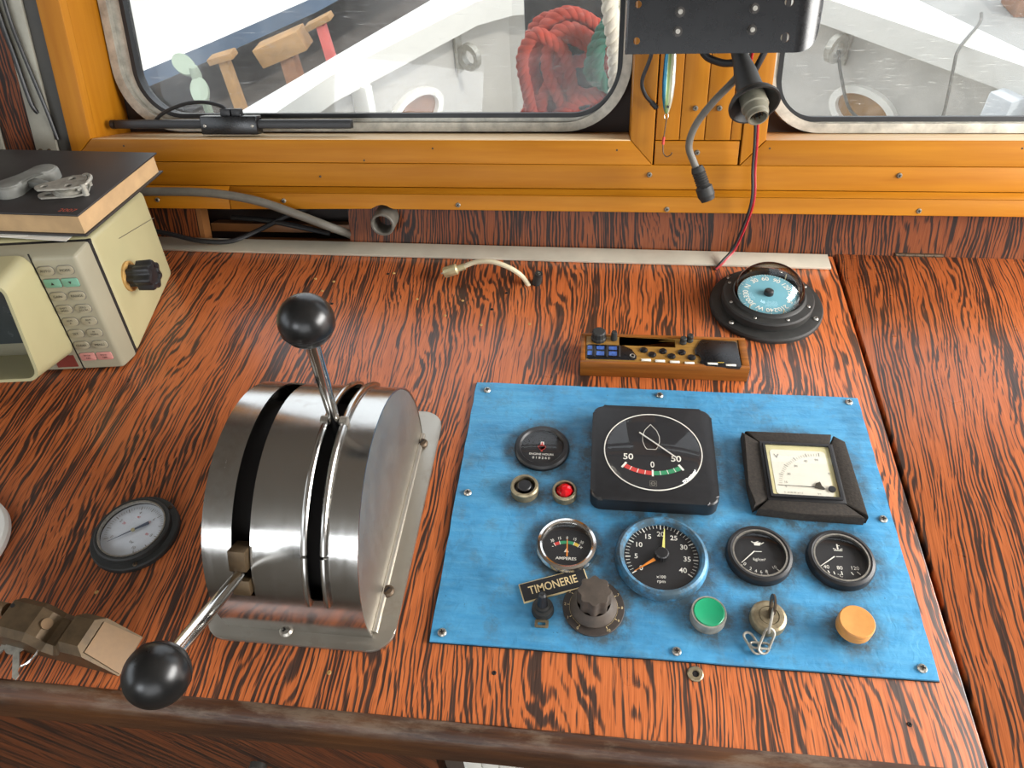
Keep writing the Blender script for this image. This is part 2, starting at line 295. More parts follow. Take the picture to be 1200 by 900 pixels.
# ------------------------------------------------------------------ mesh helpers
class B:
    def __init__(s): s.b = bmesh.new()
    def add(s, verts, faces, T=None):
        vs = [s.b.verts.new((T @ V(v)) if T else v) for v in verts]
        for f in faces:
            try: s.b.faces.new([vs[i] for i in f])
            except ValueError: pass
        return s
    def merge(s, o, T=None):
        if T: bmesh.ops.transform(o.b, matrix=T, verts=o.b.verts)
        me = bpy.data.meshes.new('tmp'); o.b.to_mesh(me); s.b.from_mesh(me); bpy.data.meshes.remove(me); o.b.free(); return s
    def hexa(s, p, bevel=0, seg=2, T=None):
        o = B(); o.add(p, [(0, 3, 2, 1), (4, 5, 6, 7), (0, 1, 5, 4), (1, 2, 6, 5), (2, 3, 7, 6), (3, 0, 4, 7)])
        if bevel: bmesh.ops.bevel(o.b, geom=o.b.edges[:], offset=bevel, segments=seg, affect='EDGES', profile=.5)
        return s.merge(o, T)
    def box(s, x0, x1, y0, y1, z0, z1, bevel=0, seg=2, T=None):
        return s.hexa([(x0, y0, z0), (x1, y0, z0), (x1, y1, z0), (x0, y1, z0), (x0, y0, z1), (x1, y0, z1), (x1, y1, z1), (x0, y1, z1)], bevel, seg, T)
    def lathe(s, prof, n=40, T=None, flute=None):
        """prof: (r, z) from one end to the other; r<=0 closes"""
        vs, fs, rows = [], [], []
        for r, z in prof:
            if r <= 1e-7: rows.append([len(vs)]); vs.append((0, 0, z))
            else:
                rows.append(list(range(len(vs), len(vs) + n)))
                for k in range(n):
                    a = 2 * PI * k / n; q = r * (flute(a) if flute else 1); vs.append((q * math.cos(a), q * math.sin(a), z))
        for A, C in zip(rows, rows[1:]):
            for k in range(n):
                a0, a1 = A[k % len(A)], A[(k + 1) % len(A)]; c0, c1 = C[k % len(C)], C[(k + 1) % len(C)]
                f = [a0, a1, c1, c0]; g = []
                for i in f:
                    if i not in g: g.append(i)
                if len(g) > 2: fs.append(g)
        return s.add(vs, fs, T)
    def cyl(s, r, z0, z1, n=32, T=None, bev=0):
        if bev: return s.lathe([(0, z0), (r, z0), (r, z1 - bev), (r - bev, z1), (0, z1)], n, T)
        return s.lathe([(0, z0), (r, z0), (r, z1), (0, z1)], n, T)
    def prism(s, poly, z0, z1, T=None, bevel=0, seg=2):
        n = len(poly); o = B()
        o.add([(x, y, z0) for x, y in poly] + [(x, y, z1) for x, y in poly], [tuple(range(n))[::-1], tuple(range(n, 2 * n))] + [(i, (i + 1) % n, n + (i + 1) % n, n + i) for i in range(n)])
        if bevel: bmesh.ops.bevel(o.b, geom=[e for e in o.b.edges if abs(e.verts[0].co.z - e.verts[1].co.z) < 1e-7 and abs(e.verts[0].co.z - z1) < 1e-7], offset=bevel, segments=seg, affect='EDGES', profile=.5)
        return s.merge(o, T)
    def ring(s, a, c, z0, z1, T=None):
        """solid between two equal-length closed outlines"""
        n = len(a); vs = [(x, y, z0) for x, y in a] + [(x, y, z0) for x, y in c] + [(x, y, z1) for x, y in a] + [(x, y, z1) for x, y in c]
        fs = []
        for i in range(n):
            j = (i + 1) % n
            fs += [(i, j, n + j, n + i), (2 * n + i, 3 * n + i, 3 * n + j, 2 * n + j), (i, 2 * n + i, 2 * n + j, j), (n + i, n + j, 3 * n + j, 3 * n + i)]
        return s.add(vs, fs, T)
    def holed(s, outer, holes, z0, z1, T=None):
        o = B()
        for loop in [outer] + holes:
            vs = [o.b.verts.new((x, y, z0)) for x, y in loop]
            for i in range(len(vs)): o.b.edges.new((vs[i], vs[(i + 1) % len(vs)]))
        bmesh.ops.triangle_fill(o.b, use_beauty=True, edges=o.b.edges[:])
        r = bmesh.ops.extrude_face_region(o.b, geom=o.b.faces[:])
        bmesh.ops.translate(o.b, vec=(0, 0, z1 - z0), verts=[g for g in r['geom'] if isinstance(g, bmesh.types.BMVert)])
        return s.merge(o, T)
    def tube(s, pts, r, n=12, smooth=6, closed=False, T=None):
        P = [V(p) for p in pts]
        if smooth and len(P) > 2: P = spline(P, smooth, closed)
        m = len(P); R = r if callable(r) else (lambda t: r)
        tang = [(P[(i + 1) % m] - P[i - 1]) if closed else (P[min(i + 1, m - 1)] - P[max(i - 1, 0)]) for i in range(m)]
        up = V((0, 0, 1)) if abs(tang[0].normalized().z) < .9 else V((1, 0, 0)); nrm = tang[0].cross(up).normalized()
        vs, fs = [], []
        for i in range(m):
            t = tang[i].normalized(); nrm = (nrm - t * nrm.dot(t)).normalized(); bn = t.cross(nrm); rr = R(i / max(1, m - 1))
            for k in range(n):
                a = 2 * PI * k / n; vs.append(P[i] + (nrm * math.cos(a) + bn * math.sin(a)) * rr)
        for i in range(m if closed else m - 1):
            for k in range(n):
                k2 = (k + 1) % n; j = (i + 1) % m; fs.append((i * n + k, i * n + k2, j * n + k2, j * n + k))
        if not closed: fs += [tuple(range(n))[::-1], tuple(range((m - 1) * n, m * n))]
        return s.add(vs, fs, T)
    def build(s, name, m, parent=None, loc=None, rot=None, mw=None, sharp=24, origin=None, recalc=True):
        if origin is not None: bmesh.ops.translate(s.b, vec=-V(origin), verts=s.b.verts)
        if recalc: bmesh.ops.recalc_face_normals(s.b, faces=s.b.faces)
        s.b.normal_update()
        for f in s.b.faces: f.smooth = True
        lim = math.radians(sharp)
        for e in s.b.edges:
            if len(e.link_faces) == 2 and e.calc_face_angle(0) > lim: e.smooth = False
        me = bpy.data.meshes.new(name); s.b.to_mesh(me); s.b.free(); me.materials.append(M[m] if isinstance(m, str) else m)
        o = bpy.data.objects.new(name, me); COL.objects.link(o)
        if parent: o.parent = parent
        if mw is not None: o.matrix_world = mw
        if loc is not None: o.location = loc
        if origin is not None: o.location = origin
        if rot is not None: o.rotation_euler = rot
        return o
def spline(P, k, closed=False):
    out = []; n = len(P); seg = n if closed else n - 1
    for i in range(seg):
        if closed: a, b, c, d = P[i - 1], P[i], P[(i + 1) % n], P[(i + 2) % n]
        else: a, b, c, d = P[max(i - 1, 0)], P[i], P[i + 1], P[min(i + 2, n - 1)]
        for j in range(k):
            t = j / k
            out.append(.5 * ((2 * b) + (c - a) * t + (2 * a - 5 * b + 4 * c - d) * t * t + (3 * b - a - 3 * c + d) * t ** 3))
    if not closed: out.append(P[-1])
    return out
def circle(cx, cy, r, n=24, ry=None): return [(cx + r * math.cos(2 * PI * k / n), cy + (ry or r) * math.sin(2 * PI * k / n)) for k in range(n)]
def rrect(x0, x1, y0, y1, r, n=8):
    out = []
    for cx, cy, a0 in ((x1 - r, y1 - r, 0), (x0 + r, y1 - r, 90), (x0 + r, y0 + r, 180), (x1 - r, y0 + r, 270)):
        for k in range(n + 1):
            a = math.radians(a0 + 90 * k / n); out.append((cx + r * math.cos(a), cy + r * math.sin(a)))
    return out
def Tr(x, y, z): return MX.Translation((x, y, z))
def Rz(a): return MX.Rotation(a, 4, 'Z')
def Rx(a): return MX.Rotation(a, 4, 'X')
def Ry(a): return MX.Rotation(a, 4, 'Y')
def frame(o, x, y, z): return MX(((x[0], y[0], z[0], o[0]), (x[1], y[1], z[1], o[1]), (x[2], y[2], z[2], o[2]), (0, 0, 0, 1)))
def aim(o, d):
    """matrix whose z axis points along d at o"""
    return Tr(*o) @ V(d).to_track_quat('Z', 'Y').to_matrix().to_4x4()
_tc = {}
def text(bb, s, size, x, y, z, rot=0.0, T=None, bold=0.0, sx=1.0):
    key = (s, bold)
    if key not in _tc:
        cu = bpy.data.curves.new('t', 'FONT'); cu.body = s; cu.size = 1; cu.align_x = 'CENTER'; cu.align_y = 'CENTER'; cu.resolution_u = 3; cu.offset = bold
        o = bpy.data.objects.new('t', cu); COL.objects.link(o); dg = bpy.context.evaluated_depsgraph_get()
        me = bpy.data.meshes.new_from_object(o.evaluated_get(dg)); _tc[key] = ([v.co.copy() for v in me.vertices], [tuple(p.vertices) for p in me.polygons])
        bpy.data.objects.remove(o); bpy.data.curves.remove(cu); bpy.data.meshes.remove(me)
    vs, fs = _tc[key]; A = Tr(x, y, z) @ Rz(rot) @ MX.Diagonal((size * sx, size, 1, 1))
    if T: A = T @ A
    bb.add([A @ v for v in vs], fs)
def tick(bb, cx, cy, a, r0, r1, w, z, T=None):
    c, s = math.cos(a), math.sin(a); px, py = -s * w / 2, c * w / 2
    bb.add([(cx + c * r0 + px, cy + s * r0 + py, z), (cx + c * r0 - px, cy + s * r0 - py, z), (cx + c * r1 - px, cy + s * r1 - py, z), (cx + c * r1 + px, cy + s * r1 + py, z)], [(0, 1, 2, 3)], T)
def seg(bb, x0, y0, x1, y1, w, z, T=None, w1=None):
    d = V((x1 - x0, y1 - y0)); d.normalize(); px, py = -d.y / 2, d.x / 2; w1 = w if w1 is None else w1
    bb.add([(x0 + px * w, y0 + py * w, z), (x0 - px * w, y0 - py * w, z), (x1 - px * w1, y1 - py * w1, z), (x1 + px * w1, y1 + py * w1, z)], [(0, 1, 2, 3)], T)
def arcband(bb, cx, cy, a0, a1, r0, r1, z, n=12):
    vs = []
    for k in range(n + 1):
        a = a0 + (a1 - a0) * k / n
        vs += [(cx + r0 * math.cos(a), cy + r0 * math.sin(a), z), (cx + r1 * math.cos(a), cy + r1 * math.sin(a), z)]
    bb.add(vs, [(2 * k, 2 * k + 1, 2 * k + 3, 2 * k + 2) for k in range(n)])
def thing(name, label, cat, loc=(0, 0, 0), rz=0, group=None, mw=None):
    o = bpy.data.objects.new(name, None); COL.objects.link(o); o.empty_display_size = .02
    if mw is not None: o.matrix_world = mw
    else: o.location = loc; o.rotation_euler = (0, 0, rz)
    o['label'] = label; o['category'] = cat
    if group: o['group'] = group
    return o
def tag(o, label, cat, group=None):
    o['label'] = label; o['category'] = cat
    if group: o['group'] = group
    return o
def struct(o, label=None):
    o['kind'] = 'structure'
    if label: o['label'] = label
    return o
def screw(parent, x, y, z, r=.0035, m='screw', slot='cross', rot=.4, T=None, name='screw'):
    b = B(); b.lathe([(0, -.001), (r, -.001), (r, r * .2), (r * .75, r * .55), (0, r * .62)], 16)
    o = b.build(name, m, parent, loc=(x, y, z))
    if T is not None: o.matrix_local = T
    d = B(); w = r * .13
    d.box(-r * .5, r * .5, -w, w, r * .5, r * .68)
    if slot == 'cross': d.box(-w, w, -r * .5, r * .5, r * .5, r * .68)
    k = d.build('slot', 'dark', o); k.rotation_euler = (0, 0, rot)
    return o

# ------------------------------------------------------------------ wall frame (the window wall leans away from the desk)
tA, eA = math.radians(22.5), .009
nW = V((0, math.cos(tA), -math.sin(tA))); dW = V((0, math.sin(tA), math.cos(tA)))
uW = V((1, 0, 0)) * math.cos(eA) + dW * math.sin(eA); vW = V((-1, 0, 0)) * math.sin(eA) + dW * math.cos(eA)
P0 = V((0, .4038, 0)); WF = frame(P0, uW, nW, vW)          # local x along the wall, y into it, z up it
def wp(u, v, off): return WF @ V((u, off, v))
WXZ = MX(((1, 0, 0, 0), (0, 0, 1, 0), (0, 1, 0, 0), (0, 0, 0, 1)))   # maps outline (x, y) + depth z to wall (x, depth, y)

# ================================================================== STRUCTURE
# room shell
b = B(); b.box(-1.7, 1.6, -2.0, .62, -1.0, -.95); struct(b.build('floor', 'floor'))
b = B(); b.box(-1.7, 1.6, -2.1, 1.15, 1.40, 1.45); struct(b.build('ceiling', 'room'))
def wall_opening(name, axis, pos, th, a0, a1, z0, z1, o0, o1, p0, p1, m):
    b = B()
    for (s0, s1, q0, q1) in ((a0, a1, z0, p0), (a0, a1, p1, z1), (a0, o0, p0, p1), (o1, a1, p0, p1)):
        if axis == 'x': b.box(pos, pos + th, s0, s1, q0, q1)
        else: b.box(s0, s1, pos, pos + th, q0, q1)
    return struct(b.build(name, m))
wall_opening('wall_right', 'x', 1.46, .05, -2.0, 1.15, -.95, 1.40, -.70, .66, .25, .95, 'room')
wall_opening('wall_left', 'x', -1.60, .05, -2.0, 1.15, -.95, 1.40, -1.10, .02, .32, .90, 'room')
b = B()
for x0, x1, z0, z1 in ((-1.6, 1.5, -.95, .12), (-1.6, 1.5, 1.25, 1.40), (-1.6, -1.42, .12, 1.25), (-.66, -.5, .12, 1.25), (-1.42, -.66, .12, .62), (1.0, 1.5, .12, 1.25)): b.box(x0, x1, -2.0, -1.95, z0, z1)
struct(b.build('wall_back', 'room'))

# window wall: backing with the two openings, then boards
b = B()
for x0, x1, z0, z1 in ((-1.55, -.7960, .06, 1.52), (-.0425, .1235, .06, 1.52), (.98, 1.46, .06, 1.52), (-.7960, -.0425, 1.25, 1.52), (.1235, .98, 1.25, 1.52), (-.7960, -.0425, .06, .139), (.1235, .98, .06, .139)):
    b.box(x0, x1, .016, .03, z0, z1)
WALL = struct(b.build('wall_front', 'darkbrown', mw=WF))
def wallpart(b, name, m, **k): return b.build(name, m, WALL, **k)
def board(poly, w0, w1, m, name='board', bevel=.0012):
    b = B(); b.prism(poly, w1, w0, bevel=bevel); bmesh.ops.transform(b.b, matrix=WXZ, verts=b.b.verts)
    return wallpart(b, name, m)
board([(-.814, .1217), (-.0141, .1199), (-.0434, .1502), (-.781, .1509)], 0, .015, 'amber')
board([(-.814, .1223), (-.7815, .1515), (-.7815, 1.25), (-.814, 1.25)], 0, .015, 'amber_v')
board([(-.0143, .1203), (-.0143, 1.25), (-.0434, 1.25), (-.0434, .1507)], 0, .015, 'amber_v')
board([(.0955, .1199), (.98, .1199), (.98, .1510), (.1246, .1510)], 0, .015, 'amber')
board([(.0950, .1203), (.1240, .1514), (.1240, 1.25), (.0950, 1.25)], 0, .015, 'amber_v')
for x0, x1 in ((-.0122, .0170), (.0178, .0482), (.0490, .0803), (.0811, .0938)): board([(x0, .1505), (x1, .1505), (x1, 1.25), (x0, 1.25)], .002, .015, 'amber_v')
board([(-.0122, .1204), (.0925, .1204), (.0925, .1497), (-.0122, .1497)], .001, .015, 'amber')
board([(-.835, .0893), (1.2, .0893), (1.2, .1190), (-.835, .1207)], .001, .015, 'amber')
board([(-.814, 1.2505), (1.2, 1.2505), (1.2, 1.33), (-.814, 1.33)], 0, .015, 'amber')
arch = [(-.3735 + .0205 * math.cos(math.radians(a)), .0475 + .0205 * math.sin(math.radians(a))) for a in range(150, 25, -12)]
for x0, x1, ar in ((-.96, -.5905, []), (-.5895, 1.2, arch)):
    # lower trim: proud board with sloping top edge
    b = B(); low = [(x0, .0585)] + [(p, q) for p, q in ar if q > .0585] + [(x1, .0605 if x1 > 0 else .0585)]
    b.prism(low + [(x1, .0815), (x0, .0815)], .015, -.008, bevel=.001); b.b.transform(WXZ)
    wallpart(b, 'trim_board', 'amber')
    b = B(); b.hexa([(x0, -.0075, .0818), (x1, -.0075, .0818), (x1, .015, .0818), (x0, .015, .0818), (x0, .0, .0888), (x1, .0, .0888), (x1, .015, .0888), (x0, .015, .0888)], .0008)
    wallpart(b, 'trim_board', 'amber')
# reveals of the two openings
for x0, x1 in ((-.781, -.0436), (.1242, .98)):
    b = B(); b.box(x0, x1, .0005, .108, .1405, .1512, .001); wallpart(b, 'sill_plank', 'amber_lit')
b = B(); b.box(-.7955, -.7812, .0155, .108, .1400, 1.25, .001); wallpart(b, 'jamb_plank', 'amber_v')
b = B(); b.box(-.0433, -.030, .0155, .108, .1400, 1.25, .001); wallpart(b, 'jamb_plank', 'amber_v')
b = B(); b.box(.1105, .1238, .0155, .108, .1400, 1.25, .001); wallpart(b, 'jamb_plank', 'amber_v')
for (u, v) in ((-.395, .1242), (-.3008, .1398), (-.0171, .1078), (-.2683, .0679), (.0076, .0654), (.2905, .1088), (.319, .0669), (.1296, .141), (.4257, .1419), (.0632, .1885), (.0342, .1886), (.041, .1356), (-.7346, .1419), (-.4588, .1026), (-.5115, .0711), (-.6961, .0704), (-.0601, .1384), (.62, .1088), (.60, .067)):
    off = -.0085 if v < .082 else -.0005
    small = v in (.1242, .1398, .1026, .1384, .141, .1419)
    screw(WALL, 0, 0, 0, .0016 if small else .0034, 'rust' if small else 'woodscrew', rot=u * 50, T=Tr(u, off, v) @ Rx(PI / 2) @ Tr(0, 0, -.0012))
# strips left of the window, running up the wall
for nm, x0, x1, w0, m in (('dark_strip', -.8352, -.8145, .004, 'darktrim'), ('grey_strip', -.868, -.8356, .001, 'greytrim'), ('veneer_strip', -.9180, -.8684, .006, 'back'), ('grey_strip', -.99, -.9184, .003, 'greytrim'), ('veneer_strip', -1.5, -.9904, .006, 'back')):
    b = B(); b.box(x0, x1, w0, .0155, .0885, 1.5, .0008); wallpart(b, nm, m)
for u in (-.848, -.861): screw(WALL, 0, 0, 0, .003, 'rust', T=Tr(u, .0005, .135) @ Rx(PI / 2))
# upright back board behind the desk, with a torn-out gap
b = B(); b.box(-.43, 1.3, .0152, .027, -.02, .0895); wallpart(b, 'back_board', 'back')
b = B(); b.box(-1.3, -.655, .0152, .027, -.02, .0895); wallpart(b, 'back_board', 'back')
b = B(); b.box(-.655, -.648, .0152, .035, -.02, .0895); wallpart(b, 'board_end', 'roomwood')
b = B(); b.box(-.70, -.38, .10, .11, -.05, .12); b.box(-.70, -.38, .03, .10, -.03, -.012); wallpart(b, 'recess_lining', 'darkbrown')
b = B(); b.box(-.66, -.42, .06, .085, .012, .024); b.box(-.60, -.42, .04, .06, -.006, .004); wallpart(b, 'recess_batten', 'roomwood')
# pipe stub through the back board
b = B(); PT = Tr(-.3735, .015, .0475) @ Rx(PI / 2 + .25)
b.lathe([(.0125, -.02), (.0165, -.02), (.0165, .027), (.0155, .029), (.0135, .029), (.0125, .027), (.0125, -.02)], 28, PT); b.cyl(.0125, -.012, -.01, 20, PT)
o = wallpart(b, 'pipe_stub', 'cable_grey'); o['label'] = 'open black pipe end poking through the dark veneer back board'

# windows
def window(name, x0, x1, z0, z1, ox0, ox1, oz0, oz1, r, label):
    inner = rrect(x0, x1, z0, z1, r, 14); outer = rrect(ox0, ox1, oz0, oz1, r + .022, 14); gi = rrect(x0 + .006, x1 - .006, z0 + .006, z1 - .006, r - .006, 14)
    lip = rrect(ox0 + .012, ox1 - .012, oz0 + .012, oz1 - .012, r + .012, 14)
    b = B(); b.ring(outer, lip, .078, .096); b.ring(lip, inner, .088, .104); b.b.transform(WXZ)
    w = b.build(name, 'alu_paint', mw=WF); struct(w, label)
    b = B(); b.ring(inner, gi, .086, .104); b.b.transform(WXZ); b.build('gasket', 'gasket', w)
    b = B(); b.prism(gi, .097, .101); b.b.transform(WXZ); b.build('pane', 'pane', w)
    rect = rrect(ox0 - .03, ox1 + .03, oz0 - .03, oz1 + .03, .002, 14)
    b = B(); b.ring(rect, outer, .096, .104); b.b.transform(WXZ); b.build('backing_ring', 'darkbrown', w)
    return w
window('window_1', -.7530, -.0565, .1712, 1.23, -.7790, -.0440, .1535, 1.247, .066, 'left wheelhouse window with rounded metal frame and black rubber gasket')
window('window_2', .1455, .960, .1655, 1.23, .1290, .976, .1520, 1.247, .055, 'right wheelhouse window with rounded pale frame and black rubber gasket')

# ================================================================== DESK
desk = thing('console_desk', 'built-in console desk of orange and black striped veneer with worn dark front edge', 'desk')
b = B(); b.box(-1.5, .2300, -.2205, .416, -.022, 0, .0012); b.build('desk_top', 'desk', desk)
b = B(); b.box(.2345, 1.3, -.2205, .4205, -.022, .0008, .0015); o = b.build('lid', 'lid', desk); o['label'] = 'hinged right-hand desk lid in striped veneer'
b = B(); b.box(-1.5, 1.3, -.215, .425, -.04, -.0225); b.build('under_board', 'dark', desk)
b = B(); b.box(.309, .369, .4195, .4215, -.004, .0045); 
for k in range(5): b.lathe([(0, 0), (.0028, 0), (.0028, .0112), (0, .0112)], 10, Tr(.310 + k * .012, .421, .0015) @ Ry(PI / 2))
b.build('hinge', 'rust', desk)
# nosing with rounded top
prof = [(-.2200, -.0005), (-.2225, .0015), (-.2275, .0015), (-.2330, -.001), (-.2365, -.006), (-.2380, -.013), (-.2380, -.040), (-.2360, -.044), (-.2200, -.044)]
b = B(); n = len(prof); xs = [-1.5 + .05 * k for k in range(57)]
rr = random.Random(2); vs = []
for x in xs:
    for (y, z) in prof: vs.append((x, y + rr.uniform(-.0004, .0004), z + rr.uniform(-.0004, .0004)))
fs = [(i * n + k, (i + 1) * n + k, (i + 1) * n + (k + 1) % n, i * n + (k + 1) % n) for i in range(len(xs) - 1) for k in range(n)]
fs += [tuple(range(n)), tuple(range((len(xs) - 1) * n, len(xs) * n))]
b.add(vs, fs); b.build('nosing', 'nosing', desk, sharp=50)
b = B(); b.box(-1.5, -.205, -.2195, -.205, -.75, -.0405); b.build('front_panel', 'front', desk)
b = B(); b.lathe([(.0035, -.02), (.0085, -.02), (.0085, .006), (.007, .008), (.0045, .008), (.0035, .004)], 20, Tr(-.395, -.2195, -.175) @ Rx(PI / 2)); b.cyl(.004, 0, .002, 12, Tr(-.395, -.2195, -.175) @ Rx(PI / 2)); b.build('finger_hole_ring', 'darktrim', desk)
b = B(); b.box(-.205, 1.3, -.06, -.045, -.75, -.0405); b.build('cabinet_back', 'dark', desk)
b = B(); b.box(-.72, .2225, .3865, .4155, .0002, .0036, .0006); o = b.build('edge_strip', mat('pale_worn_strip', 'cbc5b4', .38, .25, var=.12, scale=14), desk); o['label'] = 'pale metal strip along the back edge of the desk'
# small screw holes and chips in the veneer
for px, py in ((-.457, .335), (-.44, .31), (-.43, .33), (-.475, .30), (-.42, .285), (-.36, .35), (-.352, .352), (-.31, .30), (-.25, .30), (-.21, .285), (-.195, .318), (-.22, .255), (-.16, .26), (-.268, .27), (-.15, -.178), (-.29, -.19), (.18, -.19), (-.555, .02), (-.53, -.135)):
    b = B(); b.lathe([(0, 0), (.0021, 0), (.0017, .0006), (.0009, .0007), (.0006, .0001), (0, .0001)], 8, Tr(px, py, 0)); b.build('screw_hole', 'tan_stain' if int(px * 1000) % 3 else 'dark', desk)
b = B(); b.lathe([(.0022, 0), (.0066, 0), (.0066, .0008), (.0056, .0016), (.0032, .0016), (.0026, .0002), (0, .0002)], 24, Tr(.0169, -.1644, 0)); o = b.build('jack_socket', 'switch_metal', desk); o['label'] = 'small round brass jack socket below the blue panel'
b = B(); b.cyl(.0026, .0003, .0005, 16, Tr(.0169, -.1644, 0)); b.build('socket_hole', 'dark', o)

# ================================================================== OUTSIDE
inner = [(-1.45, 1.45), (-1.12, 2.28), (-.663, 3.02), (-.52, 3.13), (-.3, 3.165), (.5, 3.165), (.70, 3.12), (.84, 3.0), (1.38, 2.37), (1.75, 1.75)]
outer = [(-1.63, 1.45), (-1.337, 2.066), (-.87, 3.046), (-.68, 3.36), (-.4, 3.46), (.62, 3.46), (.92, 3.36), (1.18, 3.0), (1.42, 2.5), (1.95, 1.60)]
def strip(b, A, C, zA, zC):
    n = len(A); b.add([(x, y, zA) for x, y in A] + [(x, y, zC) for x, y in C], [(i, i + 1, n + i + 1, n + i) for i in range(n - 1)])
def off_path(P, d):
    out = []
    for i, p in enumerate(P):
        a, c = V(P[max(i - 1, 0)]), V(P[min(i + 1, len(P) - 1)]); t = (c - a).normalized(); out.append((p[0] - t.y * d, p[1] + t.x * d))
    return out
bul = thing('bow_bulwark', 'white painted bulwark running round the bow outside the windows', 'bulwark', (0, 3.2, -1.55))
ib = off_path(inner, .07)
def outpart(b, name, m, parent): bmesh.ops.translate(b.b, vec=(0, -3.2, 1.55), verts=b.b.verts); return b.build(name, m, parent)
b = B(); strip(b, inner, outer, -.6, -.6); strip(b, inner, inner, -.6, -.70); strip(b, inner, ib, -.70, -.70); strip(b, outer, outer, -.6, -.70); strip(b, ib, outer, -.7, -.7)
bmesh.ops.remove_doubles(b.b, verts=b.b.verts, dist=1e-5); outpart(b, 'cap_rail', 'white_gloss', bul)
ob = off_path(inner, .16)
b = B(); strip(b, ib, ib, -.70, -1.55); strip(b, ob, ob, -.70, -1.55); strip(b, ib, ob, -1.55, -1.55); strip(b, ib, ob, -.70, -.70)
bmesh.ops.remove_doubles(b.b, verts=b.b.verts, dist=1e-5); outpart(b, 'inner_plating', 'white_grey', bul)
def on_side(i, t, z, side_off=0.0):
    """point and frame on the inner plating between path points i and i+1"""
    p, q = V(ib[i] + (0,)), V(ib[i + 1] + (0,)); d = (q - p).normalized(); nrm = V((d.y, -d.x, 0)); o = p.lerp(q, t) + V((0, 0, z)) + nrm * side_off
    return frame(o, d, V((0, 0, 1)), nrm)     # x along the rail, y up, z inboard
def padeye(i, t, z, tilt):
    T = Tr(0, -3.2, 1.55) @ on_side(i, t, z, .002) @ Rz(tilt); b = B(); b.box(-.022, .022, -.085, .085, 0, .02, .006, T=T)
    T2 = T @ Tr(0, 0, .02) @ MX(((0, 0, -1, 0), (1, 0, 0, 0), (0, 1, 0, 0), (0, 0, 0, 1)))
    b.ring(circle(0, .055, .060, 28), circle(0, .058, .034, 28), -.014, .014, T2)
    o = b.build('padeye', 'galv', bul); return o
padeye(1, .90, -.81, .0); padeye(7, .10, -.77, .0)
def fairlead(i, t, z, m, name='fairlead'):
    T = Tr(0, -3.2, 1.55) @ on_side(i, t, z, .0); b = B()
    b.ring(circle(0, 0, .17, 32, .105), circle(0, 0, .135, 32, .075), -.01, .025, T); o = b.build(name, 'white_gloss', bul)
    c = B(); c.prism(circle(0, 0, .137, 32, .077), .001, .004, T); k = c.build('fairlead_opening', m, o); return o
fairlead(1, .545, -.965, 'prop_dark'); fairlead(7, .30, -1.01, 'prop_wood')
b = B(); T = Tr(0, -3.2, 1.55) @ on_side(1, .18, -1.05, .0); b.box(-.02, .02, -.4, .36, 0, .10, .01, T=T); b.build('stiffener', 'white_gloss', bul)
b = B(); T = Tr(0, -3.2, 1.55) @ on_side(4, .05, -1.05, .0); b.box(-.06, .06, -.5, .33, 0, .02, .005, T=T); b.build('stiffener', 'white_gloss', bul)
b = B(); T = Tr(0, -3.2, 1.55) @ on_side(8, .02, -1.05, .0); b.box(-.05, .05, -.5, .36, 0, .14, .01, T=T); b.build('stiffener', 'white_blue', bul)
b = B(); b.add([(-2.2, .7, -1.55), (2.4, .7, -1.55), (2.4, 3.5, -1.55), (-2.2, 3.5, -1.55), (-2.2, .7, -1.62), (2.4, .7, -1.62), (2.4, 3.5, -1.62), (-2.2, 3.5, -1.62)], [(0, 1, 2, 3), (7, 6, 5, 4), (0, 4, 5, 1), (2, 6, 7, 3)])
o = b.build('foredeck', 'deck'); struct(o, 'grey painted foredeck inside the bulwark')
b = B(); b.box(-30, 1.0, 3.3, 40, -2.6, -2.5); struct(b.build('yard_ground', 'ground'))
b = B(); b.box(1.0, 30, .5, 40, -2.6, -2.49); struct(b.build('concrete_quay', 'ground_r'))
b = B(); b.box(-30, -1.9, -5, 3.3, -2.6, -2.5); struct(b.build('yard_ground', 'ground'))

# steel cable and mooring wire on the right rail
b = B(); b.tube([(1.36, 2.80, -.58), (1.330, 2.72, -.588), (1.205, 2.52, -.60), (1.195, 2.48, -.66), (1.21, 2.45, -.83), (1.23, 2.42, -1.2)], .006, 8); tag(b.build('mooring_wire', 'cable_grey', origin=(1.21, 2.45, -.9)), 'thin grey wire over the right-hand white cap rail', 'wire')
TT = on_side(7, .10, -.80, .06)
b = B(); b.tube([TT @ V((.0, .02, 0)), TT @ V((.05, -.08, .0)), TT @ V((.14, -.20, .0)), TT @ V((.28, -.24, -.02))], .007, 8); tag(b.build('shackle_rope', 'cable_grey', origin=TT @ V((0, 0, 0))), 'thin grey line hanging from the eye on the right bulwark', 'rope')

# ropes stowed just outside the window
def rope(b, pts, R, pitch, closed=False, k=10, ns=8):
    P = spline([V(p) for p in pts], k, closed); m = len(P); L = [0]
    for i in range(1, m): L.append(L[-1] + (P[i] - P[i - 1]).length)
    per = L[-1] + ((P[0] - P[-1]).length if closed else 0); turns = max(1, round(per / pitch)); 
    tang = [(P[(i + 1) % m] - P[i - 1]) if closed else (P[min(i + 1, m - 1)] - P[max(i - 1, 0)]) for i in range(m)]
    for s in range(3):
        pts2 = []; nrm = tang[0].cross(V((.3, .9, .2))).normalized()
        for i in range(m):
            t = tang[i].normalized(); nrm = (nrm - t * nrm.dot(t)).normalized(); bn = t.cross(nrm)
            a = 2 * PI * (turns * L[i] / per + s / 3); pts2.append(P[i] + (nrm * math.cos(a) + bn * math.sin(a)) * R * .5)
        b.tube(pts2, R * .56, ns, smooth=0, closed=closed)
